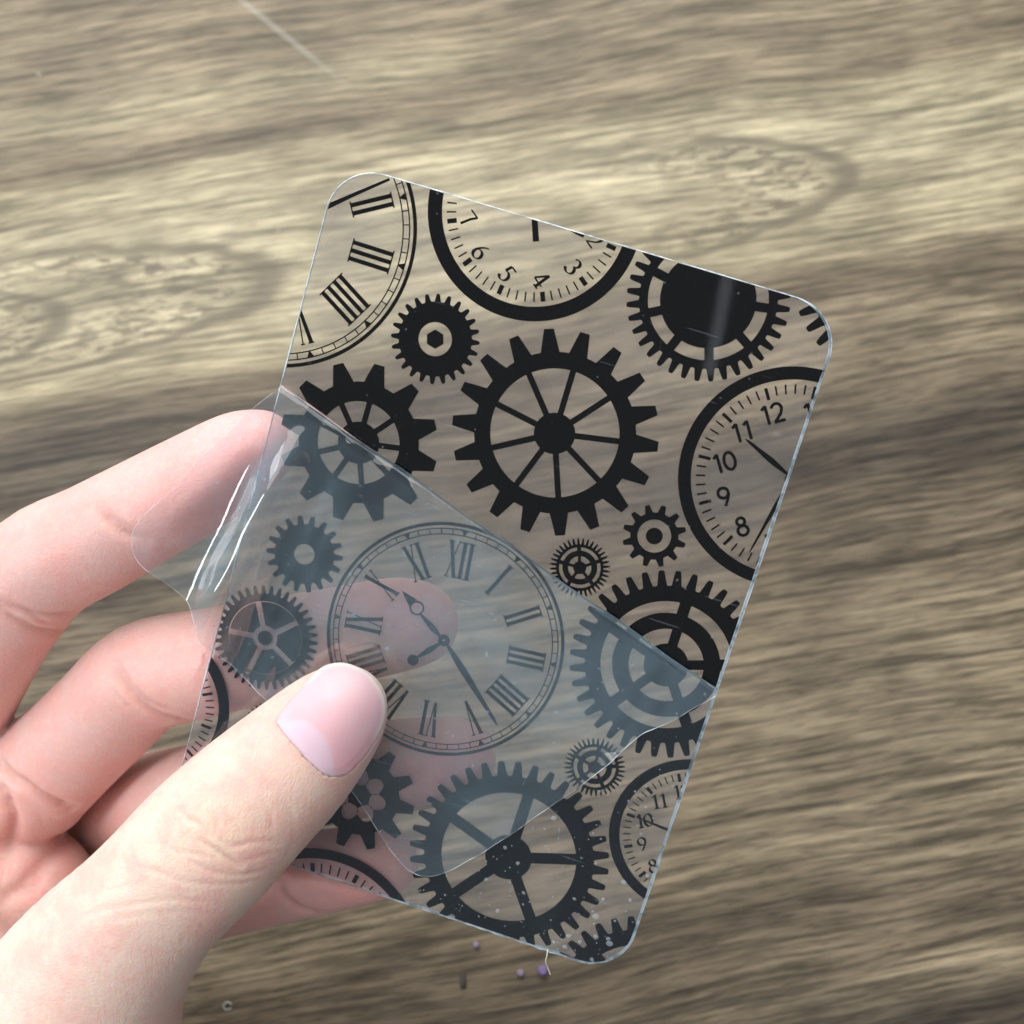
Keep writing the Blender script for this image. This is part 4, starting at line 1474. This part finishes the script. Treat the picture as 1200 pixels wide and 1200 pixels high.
def tube(name, pts, r, mat, closed=False, seg=8):
    P = np.array(pts, float); n = len(P)
    V, F = [], []
    for i in range(n):
        a = P[(i - 1) % n] if closed else P[max(i - 1, 0)]
        b = P[(i + 1) % n] if closed else P[min(i + 1, n - 1)]
        t = Vector(b - a).normalized()
        s = t.cross(Vector((0.13, 0.2, 0.97))).normalized(); q = t.cross(s)
        for j in range(seg):
            an = 2 * math.pi * j / seg
            V.append(tuple((Vector(P[i]) + (s * math.cos(an) + q * math.sin(an)) * r) * MM))
    for i in range(n if closed else n - 1):
        k = (i + 1) % n
        for j in range(seg):
            F.append((i * seg + j, i * seg + (j + 1) % seg, k * seg + (j + 1) % seg, k * seg + j))
    return mesh_obj(name, V, F, mat, None, smooth=True)

def build_bits():
    fib = simple_mat('pale_fibre', (0.72, 0.68, 0.56), 0.6)
    pts = [(642, 1112, 189), (641, 1120, 189), (639.5, 1127, 189.6), (642, 1134, 190.4), (645, 1142, 191)]
    Q = catmull(np.array([px_point(*p) for p in pts]), 6)
    o = tube('fibre', cam_to_world(Q), 0.09, fib, seg=6)
    tag(o, 'short pale fibre hanging from the bottom edge of the plate', 'fibre')
    clr = simple_mat('clear_shaving', (0.80, 0.80, 0.74), 0.2, 0.5)
    c = table_at(267, 1179)
    ring = [(c[0] + 0.82 * math.cos(a), c[1] + 0.80 * math.sin(a), 0.25 + 0.12 * math.sin(a)) for a in np.linspace(0.3, 5.9, 26)]
    o = tube('plastic_shaving', ring, 0.20, clr, seg=8)
    tag(o, 'tiny curled clear plastic shaving on the table beside the thumb', 'shaving')
    dark = simple_mat('dark_crumb', (0.075, 0.064, 0.05), 0.7)
    for px, py, a, b, lab in ((543, 1148, 0.75, 1.9, 'dark oblong crumb on the table below the plate'),):
        x, y = table_at(px, py)
        bm = bmesh.new()
        bmesh.ops.create_icosphere(bm, subdivisions=2, radius=1.0)
        for v in bm.verts:
            k = 1 + 0.2 * math.sin(v.co.x * 5 + v.co.y * 3)
            v.co = Vector((v.co.x * a * k, v.co.y * b * k, v.co.z * 0.35 * k)) * MM
        me = bpy.data.meshes.new('crumb'); bm.to_mesh(me); bm.free()
        for p in me.polygons: p.use_smooth = True
        me.materials.append(dark)
        o = bpy.data.objects.new('crumb', me); COL.objects.link(o)
        o.location = (x * MM, y * MM, 0.32 * MM)
        tag(o, lab, 'crumb')
build_bits()
